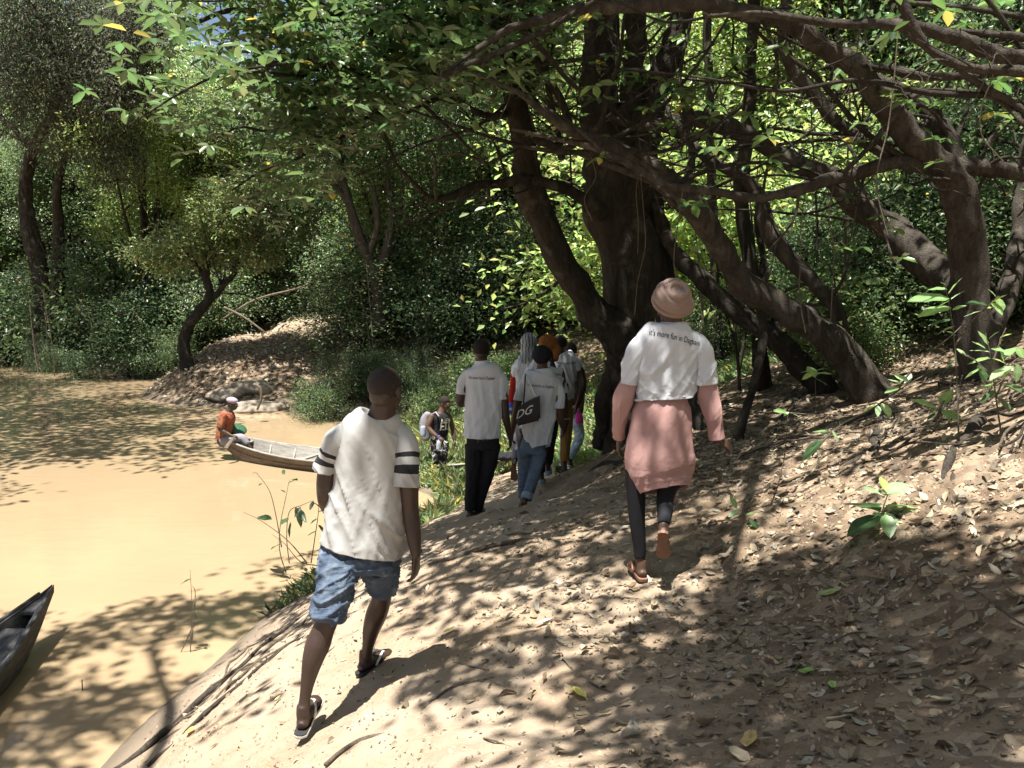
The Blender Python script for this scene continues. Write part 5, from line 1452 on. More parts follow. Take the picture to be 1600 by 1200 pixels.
def foot(mb, ankle, toe_dir, pitch=0.0, s=1.0):
    """foot from the ankle, heel behind it, toes along toe_dir (horizontal) tipped by pitch (positive: toes down)"""
    a = Vector(ankle); f = Vector(toe_dir).normalized(); side = f.cross(Vector((0, 0, 1))).normalized()
    Rm = Matrix.Rotation(-pitch, 3, side); X = lambda x, z: a + Rm @ (f * x * s + Vector((0, 0, z * s)))
    pts = [X(-.055, -.05), X(-.03, -.05), X(.03, -.046), (X(.10, -.056)), X(.16, -.064), X(.195, -.068)]
    mb.tube(pts, [.020 * s, .031 * s, .034 * s, .041 * s, .043 * s, .022 * s], 14, ry=[.018 * s, .030 * s, .036 * s, .025 * s, .016 * s, .010 * s], lat=tuple(side))
    mb.tube([X(0, .03), X(-.006, -.01), X(-.012, -.05)], [.031 * s, .034 * s, .032 * s], 12)
    return X, side
def sole(root, X, side, mat, s=1.0, name='sandal', strap=None, edge=None, off=-.083, thick=.018, back=.075, front=.205):
    out = [(-back, .012), (-back + .012, .030), (-.02, .034), (.05, .032), (.12, .044), (.17, .043), (front - .01, .026), (front, .006)]
    b = MB(); ring = [(x, y) for x, y in out] + [(x, -y) for x, y in reversed(out)]
    n = len(ring)
    top = [X(x, off + thick * .5 / s) + side * y * s for x, y in ring]; bot = [X(x, off - thick * .5 / s) + side * y * s for x, y in ring]
    b.poly(top + bot, [tuple(range(n)), tuple(reversed(range(n, 2 * n)))] + [(i, i + n, (i + 1) % n + n, (i + 1) % n) for i in range(n)])
    o = b.build(name, mat, root, smooth=False)
    if edge:
        e = MB(); t2 = [X(x * 1.015, off + .004) + side * y * 1.05 * s for x, y in ring]; b2 = [X(x * 1.015, off - .007) + side * y * 1.05 * s for x, y in ring]
        e.poly(t2 + b2, [(i, i + n, (i + 1) % n + n, (i + 1) % n) for i in range(n)]); e.poly(t2 + b2, [tuple(range(n)), tuple(reversed(range(n, 2 * n)))])
        eo = e.build('midsole', edge, o, world_loc(root), smooth=False)
    if strap:
        st = MB()
        for sg in (1, -1): st.tube([X(.15, off + .03), X(.11, -.028) + side * sg * .024 * s, X(.05, -.05) + side * sg * .042 * s, X(.04, off + .012) + side * sg * .036 * s], .007 * s, 6)
        st.build('strap', strap, o, world_loc(root))
    return o
def lettering(root, target, text, u, v, d, size, mat, slope=0.0, shear=.28, name='lettering', direction=(0, 1, 0), right=(1, 0, 0), arc=0.0, bold=0.0, sx=1.0, width=None):
    cu = bpy.data.curves.new('t', 'FONT'); cu.body = text; cu.size = size; cu.align_x = 'CENTER'; cu.align_y = 'CENTER'; cu.shear = shear; cu.resolution_u = 3; cu.offset = bold
    ob = link(bpy.data.objects.new('t', cu)); dg = bpy.context.evaluated_depsgraph_get(); dg.update()
    me = bpy.data.meshes.new_from_object(ob.evaluated_get(dg)); bpy.data.objects.remove(ob); bpy.data.curves.remove(cu)
    me.name = name; rl = world_loc(root)
    tv = [w.co + rl for w in target.data.vertices]; bv = BVHTree.FromPolygons(tv, [tuple(p.vertices) for p in target.data.polygons])
    if width: xs = [w.co.x for w in me.vertices]; sx = width / (max(xs) - min(xs))
    o3 = P(u, v, d); dr = Vector(direction).normalized(); rt = Vector(right).normalized(); up = rt.cross(dr).normalized()
    if up.z < 0: up = -up
    for w in me.vertices:
        x, y = w.co.x * sx, w.co.y
        q = o3 + rt * x + up * (y - math.tan(slope) * x - arc * x * x)
        loc, nor, _, _ = bv.ray_cast(q - dr * 1.0, dr)
        w.co = ((loc if loc is not None else q) - dr * .004) - rl
    me.materials.clear(); me.materials.append(mat); me.update()
    return link(bpy.data.objects.new(name, me), root)
def person(label, u, v, d, group=None, z=None):
    p = P(u, v, d); return thing('person', label, 'person', (p.x, p.y, Hs(p.x, p.y) if z is None else z), group)
def Y(x=0, y=1, z=0): return Vector((x, y, z))
def sleeve_attr(axes):
    def f(co):
        out = np.zeros(len(co))
        for (a, b, r) in axes:
            a, b = np.array(a), np.array(b); ax = b - a; L = np.linalg.norm(ax); ax /= L
            t = ((co - a) @ ax); dist = np.linalg.norm(co - a - t[:, None] * ax, axis=1)
            k = (dist < r) & (t > 0); out[k] = np.clip(t[k] / L, 0, .999)
        return out
    return f

# ---- the front man
man = person('man walking in front in striped-sleeve T-shirt, denim shorts and flip-flops', 520, 1090, 4.25)
b = MB()
add_rows(b, rows_px([(562, 870, 4.25, 50, .66), (568, 800, 4.24, 50, .6), (576, 730, 4.22, 52, .58), (584, 690, 4.22, 52, .5), (594, 662, 4.21, 28, .7), (599, 635, 4.2, 19, 1.05), (601, 618, 4.2, 19, 1.05)]))
hc = P(602, 609, 4.2); MH = head(b, hc, R(22), 1.06, pitch=R(-6))
add_rows(b, rows_px([(630, 696, 4.22, 13), (638, 740, 4.16, 15.5), (641, 795, 4.18, 14), (646, 835, 4.16, 12.5), (650, 866, 4.14, 8.5)]), 14)
hand(b, P(650, 868, 4.17), (-.05, .12, -1), (.9, -.3, 0), -1, 1.05, .45)
add_rows(b, rows_px([(532, 696, 4.22, 13), (512, 735, 4.22, 15.5), (510, 780, 4.24, 14.5), (522, 800, 4.38, 12), (535, 795, 4.5, 9)]), 14)
hand(b, P(536, 794, 4.51), (.5, .8, .1), (0, -.3, 1), -1, 1.0, .5)
add_rows(b, rows_px([(536, 880, 4.22, 23), (516, 945, 4.07, 21), (511, 968, 4.05, 19), (505, 985, 4.04, 18.5), (497, 1006, 4.03, 20.5, 1.1), (489, 1030, 4.01, 17.5, 1.1), (482, 1060, 3.995, 12.5), (477, 1088, 3.985, 9.5), (475, 1106, 3.98, 10.5)]), 16)
add_rows(b, rows_px([(592, 880, 4.28, 19), (598, 912, 4.45, 15.5), (596, 936, 4.52, 16), (588, 960, 4.55, 17.5, 1.1), (580, 985, 4.58, 14), (575, 1010, 4.6, 9.5), (572, 1028, 4.62, 10)]), 16)
XL, sL = foot(b, P(474, 1110, 3.98), (.05, 1, 0), R(-10), 1.05)
XR, sR = foot(b, P(571, 1024, 4.62), (.55, .83, 0), R(-6), 1.05)
union(b, 'body', M_SKIN, man, .0062, 3)
hair_cap(man, hc, 0, 1.06, M_HAIR_C, MH, -.062, .0022)
shirt = garment('t_shirt', M_STRIPE, man, [
    sil(4.22, [(580, 616, 647, .95), (566, 630, 654, .75), (545, 640, 664, .62), (527, 642, 686, .55), (520, 639, 725, .56), (517, 638, 765, .57), (511, 634, 805, .6), (504, 630, 842, .63), (500, 628, 858, .64)]),
    rows_px([(572, 664, 4.22, 7, 1), (550, 669, 4.22, 14, 1), (527, 690, 4.22, 21, 1.05), (514, 716, 4.22, 19, 1.1), (508.5, 737, 4.22, 18.5, 1.15)]),
    rows_px([(598, 664, 4.22, 7, 1), (617, 669, 4.22, 14, 1), (633, 692, 4.21, 20.5, 1.05), (637, 725, 4.17, 20.5, 1.1), (635, 760, 4.15, 21.5, 1.1)])],
    wr=two(folds(.0115, 12, -24, 6, .13, NECK(P(0, 655, 4.22).z), .0016, 26), folds(.0055, 15, 20, 9, .15, NECK(P(0, 700, 4.22).z, 3))), attr={1, 2})
b = MB()
add_rows(b, rows_px([(564, 845, 4.24, 60, .6), (563, 870, 4.24, 64, .68), (562, 892, 4.23, 60, .7)]), 26, roundend=False)
add_rows(b, rows_px([(534, 872, 4.22, 36, .95), (525, 912, 4.12, 32, 1), (516, 946, 4.07, 29.5, 1), (512, 971, 4.05, 28.5, 1)]), 20, roundend=False)
add_rows(b, rows_px([(592, 872, 4.27, 36, .95), (596, 898, 4.4, 28, 1), (597, 922, 4.47, 22.5, 1)]), 20, roundend=False)
union(b, 'denim_shorts', M_DENIM, man, .0075, 4, wr=folds(.012, 17, 72, 9, .3, None, .002, 40))
sole(man, XL, sL, M_SANDAL_D, 1.05, 'flip_flop', M_RUBBER_W, M_RUBBER_W, thick=.022, back=.088); sole(man, XR, sR, M_SANDAL_D, 1.05, 'flip_flop', M_RUBBER_W)
b = MB(); w = P(650, 862, 4.17); b.tube([w + Vector((.029 * math.cos(a), .029 * math.sin(a), .004 * math.sin(a))) for a in np.linspace(0, 6.2832, 17)], .0035, 5, cap=False); b.build('bracelet', M_SANDAL_D, man)

# ---- the woman with the headwrap
wo = person('woman in tan headwrap, white printed T-shirt over long dusty pink shirt, black leggings', 1010, 890, 4.9)
b = MB(); D = 4.9
add_rows(b, rows_px([(1036, 720, D, 30, .6), (1038, 650, D, 28, .5), (1040, 600, D, 30, .5), (1046, 545, D, 42, .48), (1049, 515, D, 20, .8), (1050, 498, D, 15, 1.05), (1050, 485, D, 15, 1)]))
hc = P(1050, 482, D - .0); MH = head(b, hc, R(-4), 1.02, pitch=R(-8))
add_rows(b, rows_px([(1002, 545, D, 14), (988, 590, D, 12.5), (972, 635, D + .02, 11), (968, 665, D + .06, 8.5), (968, 682, D + .1, 7)]), 14)
hand(b, P(968, 683, D + .1), (-.02, .35, -.9), (-.95, 0, .05), 1, .95, .5)
add_rows(b, rows_px([(1094, 545, D, 14), (1104, 595, D, 12.5), (1115, 640, D - .02, 11), (1119, 668, D - .02, 8.5), (1121, 684, D - .02, 7)]), 14)
hand(b, P(1121, 685, D - .02), (.75, .1, -.5), (.3, -.6, .7), -1, .95, .55)
add_rows(b, rows_px([(1000, 715, D, 19), (995, 770, D, 14.5), (995, 808, D, 12), (999, 850, D, 9.5), (1000, 872, D, 8), (1001, 880, D, 8)]), 16)
add_rows(b, rows_px([(1060, 715, D, 19), (1042, 775, D - .02, 13), (1039, 800, D - .1, 11.5), (1037, 822, D - .18, 8)]), 16)
XL, sL = foot(b, P(1002, 881, D), (-.15, 1, 0), R(-4), .95)
XR, sR = foot(b, P(1037, 824, D - .18), (.22, 1, 0), R(52), .95)
union(b, 'body', M_SKIN_L, wo, .0065, 3)
tee = garment('t_shirt', M_WHITE, wo, [
    sil(D, [(1034, 1066, 502, .9), (1022, 1078, 507, .72), (1004, 1092, 517, .56), (990, 1100, 540, .5), (991, 1093, 572, .53), (991, 1087, 600, .6), (991, 1083, 614, .62), (991, 1083, 621, .63)]),
    rows_px([(1032, 520, D, 5), (1014, 526, D, 11), (998, 545, D, 17, 1.05), (988, 572, D, 15.5, 1.1), (983, 600, D, 15.5, 1.1)]),
    rows_px([(1064, 520, D, 5), (1080, 526, D, 11), (1094, 545, D, 18, 1.05), (1100, 572, D, 17, 1.1), (1102, 600, D, 17.5, 1.1)])],
    wr=two(folds(.010, 11, 38, 5, .13, NECK(P(0, 512, D).z), .0015, 30), folds(.006, 18, -35, 9, .16, NECK(P(0, 540, D).z, 3))))
lettering(wo, tee, "it's more fun in Dagbani", 1050, 525, D, .050, M_INK, slope=R(13), arc=.3, width=.30)
garment('long_pink_shirt', M_PINK, wo, [
    sil(D, [(1002, 1073, 602, .48), (999, 1075, 618, .5), (989, 1081, 640, .6), (982, 1083, 675, .62), (975, 1085, 708, .64), (976, 1086, 728, .64), (981, 1086, 742, .62, -.01), (990, 1083, 755, .58, -.03), (1000, 1078, 766, .52, -.05)]),
    rows_px([(986, 592, D, 13), (976, 618, D, 16, 1.1), (970, 645, D + .02, 13, 1.1), (968, 668, D + .06, 10.5, 1.1), (968, 683, D + .1, 10, 1.1)]),
    rows_px([(1103, 592, D, 14), (1108, 618, D, 16, 1.1), (1114, 645, D - .02, 14.5, 1.1), (1118, 668, D - .02, 12, 1.1), (1121, 686, D - .02, 12, 1.1)])],
    wr=two(folds(.009, 9, 3, 11, .07, None, .0018, 30), folds(.0012, 22, 30, 13, .2)))
b = MB()
add_rows(b, rows_px([(1000, 712, D, 22), (994, 740, D, 17.5), (995, 806, D, 13.5), (999, 850, D, 10.8), (1000, 872, D, 9.6)]), 18, roundend=False)
add_rows(b, rows_px([(1062, 712, D, 22), (1041, 770, D - .02, 15), (1039, 800, D - .1, 12.8), (1037, 820, D - .18, 9.5)]), 18, roundend=False)
union(b, 'black_leggings', M_BLACK, wo, .008, 3)
sole(wo, XL, sL, M_SANDAL, .95, 'sandal', M_SANDAL); sole(wo, XR, sR, M_SANDAL, .95, 'sandal', M_SANDAL)
b = MB()
ellipsoid(b, hc + MH @ Vector((0, -.025, .045)), (.106, .120, .088), MH)
ax_ = (MH @ Vector((.12, -.74, .52))).normalized(); e1 = ax_.orthogonal().normalized(); e2 = ax_.cross(e1)
for k in range(5):
    c = hc + MH @ Vector((0, -.02, .045)) + ax_ * (-.012 + .030 * k) + e1 * .006 * k; r0 = .112 * math.sqrt(max(.05, 1 - (.05 + .21 * k) ** 2)); ph = k * 1.3
    b.tube([c + (e1 * math.cos(a) + e2 * math.sin(a)) * r0 * (1 + .05 * math.sin(a + ph)) + ax_ * .014 * math.sin(a + ph) for a in np.linspace(0, 6.2832, 33)], .0165, 8, cap=False)
    b.f.append(tuple(range(len(b.v) - 8, len(b.v)))); b.f.append(tuple(reversed(range(len(b.v) - 8 * 33, len(b.v) - 8 * 32))))
union(b, 'headwrap', M_TAN, wo, .005, 1)
for sg, uu in ((-1, 1024), (1, 1072)):
    b = MB(); c = P(uu, 503, D); b.tube([c + Vector((.003 * math.cos(a), .014 * math.cos(a), .018 * math.sin(a))) for a in np.linspace(0, 6.2832, 15)], .003, 5, cap=False); b.build('earring', M_GOLD, wo)

# ---- man in white polo and black trousers
p3 = person('man in white collared shirt and black trousers left of the black bag', 742, 806, 8.3); D = 8.3
b = MB()
add_rows(b, rows_px([(755, 690, D, 24, .7), (755, 640, D, 23, .65), (754, 595, D, 25, .5), (753, 573, D, 13, .7), (752, 560, D, 9.5, 1.05), (752, 552, D, 9.5)]))
hc = P(752, 548, D); MH = head(b, hc, R(8), 1.0, pitch=R(-4))
add_rows(b, rows_px([(729, 590, D, 8.5), (721, 615, D, 8), (719, 630, D + .02, 7), (728, 628, D + .2, 5.5), (738, 618, D + .28, 5)]), 12)
hand(b, P(738, 617, D + .28), (.3, .5, .6), (-.4, .2, .9), 1, 1, .6)
add_rows(b, rows_px([(782, 592, D, 8.5), (787, 622, D, 7.8), (790, 650, D, 6.8), (795, 675, D + .05, 5), (797, 684, D + .06, 4.5)]), 12)
hand(b, P(797, 685, D + .06), (.05, .3, -.9), (.9, -.2, 0), -1, 1, .5)
add_rows(b, rows_px([(741, 695, D, 12), (737, 745, D, 8), (734, 785, D, 5.5), (734, 797, D, 5)]), 12); add_rows(b, rows_px([(768, 695, D, 12), (758, 745, D + .05, 8), (748, 785, D + .1, 5.5), (746, 795, D + .1, 5)]), 12)
X1, s1 = foot(b, P(734, 799, D), (.12, 1, 0), 0, 1.0); X2, s2 = foot(b, P(746, 796, D + .12), (.2, 1, 0), 0, 1.0)
union(b, 'body', M_SKIN, p3, .0095, 2); hair_cap(p3, hc, 0, 1.0, M_HAIR, MH, -.02, .008)
tee = garment('polo_shirt', M_WHITE, p3, [
    sil(D, [(742, 763, 563, .95), (740, 766, 568, .85), (727, 782, 576, .58), (723, 787, 592, .5), (725, 785, 620, .55), (727, 783, 655, .6), (726, 784, 683, .63)]),
    rows_px([(744, 577, D, 3), (735, 581, D, 6.5), (726, 592, D, 9.5), (722, 604, D, 9), (721, 615, D, 9.3)]), rows_px([(765, 577, D, 3), (774, 581, D, 6.5), (783, 592, D, 9.5), (785, 608, D, 9.5), (785, 623, D, 9.8)])],
    wr=two(folds(.012, 10, -8, 21, .14, NECK(P(0, 575, D).z), .0018, 28), folds(.006, 16, 35, 4, .2, NECK(P(0, 590, D).z, 3))), n=64, sub=10)
lettering(p3, tee, "it's more fun in Dagbani", 753, 589, D, .046, M_INK, slope=R(2), width=.26)
b = MB()
add_rows(b, rows_px([(755, 672, D, 25, .62), (755, 700, D, 27, .66)]), 18, roundend=False, sub=2)
add_rows(b, rows_px([(741, 695, D, 14.5), (738, 740, D, 11.5), (735, 775, D, 9.5), (734, 797, D, 8.5)]), 16, roundend=False); add_rows(b, rows_px([(769, 695, D, 14.5), (760, 740, D + .04, 12), (750, 775, D + .09, 9.5), (746, 797, D + .1, 8.5)]), 16, roundend=False)
union(b, 'black_trousers', M_BLACK, p3, .01, 3, wr=folds(.006, 18, 4, 2, .3))
sole(p3, X1, s1, M_SHOE, 1.0, 'shoe', off=-.06, thick=.055); sole(p3, X2, s2, M_SHOE, 1.0, 'shoe', off=-.06, thick=.055)

# ---- woman with the black bag
p4 = person('woman in black headscarf, long white T-shirt and blue jeans carrying the black bag', 820, 795, 8.7); D = 8.7
b = MB()
add_rows(b, rows_px([(838, 690, D, 12, .5), (840, 640, D, 15, .5), (845, 600, D, 23, .5), (847, 583, D, 11, .8), (847, 572, D, 8.5, 1.05), (847, 562, D, 8.5)]))
hc = P(847, 559, D); MH = head(b, hc, R(12), .95, pitch=R(-14))
add_rows(b, rows_px([(820, 598, D, 7.5), (811, 622, D, 7), (805, 648, D, 6), (801, 668, D + .04, 4.8), (800, 675, D + .05, 4.5)]), 12); hand(b, P(800, 676, D + .05), (0, .3, -.9), (-.9, -.2, 0), 1, .95, .5)
add_rows(b, rows_px([(868, 600, D, 7.5), (873, 632, D, 7), (876, 655, D + .05, 6), (880, 668, D + .2, 4.5)]), 12); hand(b, P(880, 669, D + .2), (.1, .5, -.8), (.9, -.2, 0), -1, .95, .5)
add_rows(b, rows_px([(822, 704, D, 8), (818, 735, D, 6.5), (817, 770, D, 5), (817, 782, D, 4.5)]), 12); add_rows(b, rows_px([(842, 704, D, 8.5), (836, 738, D - .05, 7), (826, 768, D - .16, 5), (821, 780, D - .2, 4.5)]), 12)
X1, s1 = foot(b, P(817, 785, D + .05), (0, 1, 0), 0, .92); X2, s2 = foot(b, P(820, 780, D - .2), (.15, 1, 0), R(48), .92)
union(b, 'body', M_SKIN_L, p4, .0095, 2)
b = MB(); ellipsoid(b, hc + MH @ Vector((0, -.02, .03)), (.098, .115, .10), MH); ellipsoid(b, hc + MH @ Vector((.0, -.085, -.01)), (.075, .06, .075), MH)
union(b, 'headscarf', M_BLACK, p4, .01, 2, wr=folds(.006, 25, 40, 8, .3))
tee = garment('t_shirt', M_WHITE, p4, [
    sil(D, [(837, 859, 575, .95), (831, 866, 580, .7), (819, 875, 587, .56), (812, 878, 602, .52), (815, 870, 630, .56), (815, 867, 655, .62), (817, 864, 676, .64), (824, 862, 690, .6, -.02), (830, 860, 699, .55, -.05)]),
    rows_px([(836, 587, D, 3), (827, 591, D, 6.5), (819, 602, D, 9), (813, 614, D, 8.5), (811, 625, D, 8.8)]), rows_px([(856, 587, D, 3), (864, 591, D, 6.5), (870, 604, D, 9.5), (873, 620, D, 9), (873, 637, D, 9.3)])],
    wr=two(folds(.012, 10, 6, 31, .14, NECK(P(0, 582, D).z), .0018, 28), folds(.006, 16, -35, 4, .2, NECK(P(0, 600, D).z, 3))), n=64, sub=10)
lettering(p4, tee, "it's more fun in Dagbani", 844, 601, D, .046, M_INK, slope=R(5), width=.28)
b = MB()
add_rows(b, rows_px([(841, 664, D, 16, .5), (835, 688, D, 18.5, .56), (831, 708, D, 21, .68)]), 18, roundend=False, sub=2)
add_rows(b, rows_px([(819, 702, D, 11.5), (818, 730, D, 9.5), (817, 760, D, 8), (817, 778, D, 7.5)]), 14, roundend=False); add_rows(b, rows_px([(843, 704, D, 12), (838, 730, D - .04, 10), (829, 760, D - .13, 9), (823, 776, D - .18, 8.5)]), 14, roundend=False)
union(b, 'blue_jeans', M_JEANS, p4, .01, 2, wr=folds(.006, 22, 75, 4, .4))
b = MB(); c0 = P(823, 776, D - .18); b.tube([P(824.5, 771, D - .165), P(822, 780, D - .2)], .062, 14, ry=1); b.build('turned_up_cuff', M_PALEJEANS, p4)
sole(p4, X1, s1, M_SHOE, .92, 'sandal', M_SHOE); sole(p4, X2, s2, M_SHOE, .92, 'sandal', M_SHOE)
bag = thing('shoulder_bag', 'black flap shoulder bag with white monogram beside the blue jeans', 'bag', P(826, 665, D - .16))
b = MB(); q = [P(809, 637, D - .2), P(842, 619, D - .2), P(845, 657, D - .2), P(806, 667, D - .2)]; off = Vector((0, .10, 0))
bm = bmesh.new(); vs = [bm.verts.new(x - world_loc(bag)) for x in q + [x + off for x in q]]
for f in ((0, 1, 2, 3), (7, 6, 5, 4), (0, 4, 5, 1), (1, 5, 6, 2), (2, 6, 7, 3), (3, 7, 4, 0)): bm.faces.new([vs[i] for i in f])
bmesh.ops.recalc_face_normals(bm, faces=bm.faces[:]); bmesh.ops.bevel(bm, geom=bm.edges[:], offset=.022, segments=3, affect='EDGES')
me = bpy.data.meshes.new('bag_body'); bm.to_mesh(me); bm.free(); M_BAG = plain('black_leather', (.014, .014, .016), .45, .4, .3, 30); me.materials.append(M_BAG)
bb = link(bpy.data.objects.new('bag_body', me), bag)
b = MB(); fl = [P(807.5, 637, D - .21), P(843.5, 618, D - .21), P(844.5, 645, D - .215), P(808, 656, D - .215)]; b.poly(fl + [x + Vector((0, .006, 0)) for x in fl], [(0, 1, 2, 3), (7, 6, 5, 4), (0, 4, 5, 1), (1, 5, 6, 2), (2, 6, 7, 3), (3, 7, 4, 0)]); flap = b.build('flap', M_BAG, bag, smooth=False)
lettering(bag, flap, "DG", 818, 645, D - .215, .115, M_INKW, slope=R(-22), shear=.3, bold=.001)
for uu, vv in ((818, 632), (838, 621)):
    b = MB(); a0, a1 = P(821, 583, D - .12), P(uu, vv, D - .17); pts = [a0 + (a1 - a0) * (i / 24) + Vector((.003 * (-1) ** i, -.012, 0)) for i in range(25)]; b.tube(pts, .0085, 5); b.build('chain_strap', M_SILVER if uu > 830 else M_BAG, bag)

# ---- the walkers beyond
p5 = person('woman in grey striped headscarf with red sleeves under her white T-shirt', 812, 752, 9.6); D = 9.6
b = MB()
add_rows(b, rows_px([(822, 670, D, 18, .72), (822, 630, D, 17, .65), (824, 580, D, 20, .5), (826, 560, D, 10, .8), (827, 548, D, 7.5)]))
hc = P(827, 537, D); MH = head(b, hc, R(18), .95)
add_rows(b, rows_px([(808, 575, D, 6.5), (804, 605, D, 6), (800, 625, D + .04, 5), (799, 636, D + .08, 4.2)]), 12); hand(b, P(799, 637, D + .08), (0, .4, -.8), (-.9, 0, 0), 1, .95, .5)
add_rows(b, rows_px([(842, 575, D, 6.5), (846, 608, D, 6), (848, 640, D + .1, 4.5)]), 12); hand(b, P(848, 641, D + .1), (0, .3, -.9), (.9, 0, 0), -1, .95, .5)
add_rows(b, rows_px([(813, 670, D, 8), (807, 700, D - .02, 6), (804, 722, D - .14, 4.5)]), 12); add_rows(b, rows_px([(832, 670, D, 8), (832, 710, D + .1, 6), (831, 738, D + .15, 4.5)]), 12)
X1, s1 = foot(b, P(803, 726, D - .15), (.1, 1, 0), R(50), .95); X2, s2 = foot(b, P(831, 740, D + .15), (.1, 1, 0), 0, .95)
union(b, 'body', M_SKIN, p5, .011, 2)
b = MB(); ellipsoid(b, hc + MH @ Vector((0, -.015, .02)), (.095, .115, .11), MH); add_rows(b, rows_px([(827, 542, D, 12.5), (826, 556, D, 13.5, .9), (824, 564, D, 17, .7)]), 16)
union(b, 'headscarf', M_HIJAB, p5, .01, 2, wr=folds(.008, 24, 10, 8, .25))
b = MB(); add_rows(b, sil(D, [(817, 836, 556, .9), (806, 845, 564, .58), (803, 847, 582, .55), (806, 843, 620, .6), (806, 842, 648, .62)]), 20, roundend=False)
add_rows(b, rows_px([(812, 566, D, 7), (807, 576, D, 7.5), (805, 588, D, 7.5)]), 14, roundend=False); add_rows(b, rows_px([(838, 566, D, 7), (843, 576, D, 7.5), (845, 588, D, 7.5)]), 14, roundend=False)
union(b, 't_shirt', M_WHITE, p5, .011, 3, wr=folds(.013, 11, 5, 41, .2))
b = MB(); add_rows(b, rows_px([(805, 584, D, 6.8), (803, 606, D, 6.8), (800, 625, D + .04, 6)]), 14); b2 = MB(); add_rows(b2, rows_px([(845, 584, D, 6.8), (847, 620, D + .04, 6)]), 14)
b.build('red_sleeve', M_RED, p5); b2.build('red_sleeve', M_RED, p5)
b = MB(); add_rows(b, rows_px([(822, 645, D, 18, .68), (822, 668, D, 18.5, .72)]), 16, roundend=False, sub=2); add_rows(b, rows_px([(813, 665, D, 10), (807, 698, D - .02, 7.8), (805, 718, D - .12, 6.5)]), 14, roundend=False); add_rows(b, rows_px([(832, 665, D, 10), (832, 706, D + .08, 8), (831, 730, D + .14, 7)]), 14, roundend=False)
union(b, 'grey_trousers', M_GREYC, p5, .012, 2)
sole(p5, X1, s1, M_SANDAL, .95, 'sandal', M_SANDAL); sole(p5, X2, s2, M_SANDAL, .95, 'sandal', M_SANDAL)
M_BLUE = plain('blue_plastic', (.06, .10, .62), .4, .4)
t = thing('water_sachet', 'small blue and white pouch held by the woman in red sleeves', 'pouch', P(798, 640, D + .02)); b = MB(); add_rows(b, rows_px([(799, 630, D, 3.0, .5), (798, 637, D, 4.5, .6), (797, 646, D, 3.2, .5)]), 10, sub=3); b.build('pouch_body', M_BLUE, t)
b = MB(); b.box(P(797.5, 639, D - .022), (.03, .006, .03)); b.build('pouch_label', M_INKW, t, smooth=False)

p6 = person('person with orange-brown hair in white T-shirt and black trousers', 848, 752, 9.2); D = 9.2
b = MB()
add_rows(b, rows_px([(852, 660, D, 20, .7), (851, 620, D, 19, .65), (852, 585, D, 23, .5), (856, 565, D, 11, .8), (857, 554, D, 8)]))
hc = P(857, 540, D); MH = head(b, hc, R(25), .98)
add_rows(b, rows_px([(827, 585, D, 7.5), (822, 620, D, 6.5), (824, 650, D + .1, 5)]), 12); hand(b, P(824, 651, D + .1), (0, .3, -.9), (-.9, 0, 0), 1, .95, .5)
add_rows(b, rows_px([(876, 585, D, 7.5), (881, 625, D, 6.8), (884, 650, D, 5), (885, 660, D, 4.5)]), 12); hand(b, P(885, 661, D), (-.05, .2, -.95), (.9, -.2, 0), -1, 1, .4)
add_rows(b, rows_px([(842, 670, D, 9), (843, 710, D, 6.5), (845, 742, D, 5)]), 12); add_rows(b, rows_px([(862, 670, D, 9), (858, 705, D + .2, 6.5), (856, 728, D + .25, 5)]), 12)
X1, s1 = foot(b, P(846, 744, D), (.1, 1, 0), R(10), 1); X2, s2 = foot(b, P(856, 730, D + .28), (.1, 1, 0), 0, 1)
union(b, 'body', M_SKIN, p6, .011, 2)
M_ORANGE = cloth('orange_brown_hair', (.22, .085, .025), .75, .6, .4)
b = MB(); ellipsoid(b, hc + MH @ Vector((0, -.015, .03)), (.098, .115, .098), MH); ellipsoid(b, hc + Vector((.09, -.05, -.05)), (.045, .045, .07)); ellipsoid(b, hc + Vector((.08, -.04, -.12)), (.03, .03, .06))
union(b, 'hair', M_ORANGE, p6, .009, 1, wr=folds(.010, 40, 20, 3, .2))
b = MB(); add_rows(b, sil(D, [(846, 868, 562, .9), (832, 872, 569, .6), (820, 880, 585, .52), (825, 880, 615, .58), (826, 879, 638, .62)]), 20, roundend=False)
add_rows(b, rows_px([(834, 576, D, 8), (825, 592, D, 9), (822, 612, D, 8.5)]), 14, roundend=False); add_rows(b, rows_px([(870, 576, D, 8), (877, 594, D, 8.5), (880, 615, D, 8.5)]), 14, roundend=False)
tee = union(b, 't_shirt', M_WHITE, p6, .011, 3, wr=folds(.013, 11, 20, 51, .2))
lettering(p6, tee, "it's more fun in Dagbani", 860, 582, D, .044, M_INK, slope=R(6), width=.24)
b = MB(); add_rows(b, rows_px([(852, 630, D, 21, .66), (852, 672, D, 20, .7)]), 16, roundend=False, sub=2); add_rows(b, rows_px([(842, 668, D, 11), (843, 705, D, 8.5), (845, 738, D, 7.5)]), 14, roundend=False); add_rows(b, rows_px([(862, 668, D, 11), (858, 702, D + .18, 8.5), (856, 724, D + .25, 7.5)]), 14, roundend=False)
union(b, 'black_trousers', M_BLACK, p6, .012, 2)
for XX, ss in ((X1, s1), (X2, s2)): sole(p6, XX, ss, M_PALEJEANS, 1, 'shoe', off=-.06, thick=.05)
b = MB(); w = P(884.5, 654, D); b.tube([w + Vector((.036 * math.cos(a), .036 * math.sin(a), 0)) for a in np.linspace(0, 6.2832, 13)], .005, 5, cap=False); b.build('bracelet', M_SILVER, p6)

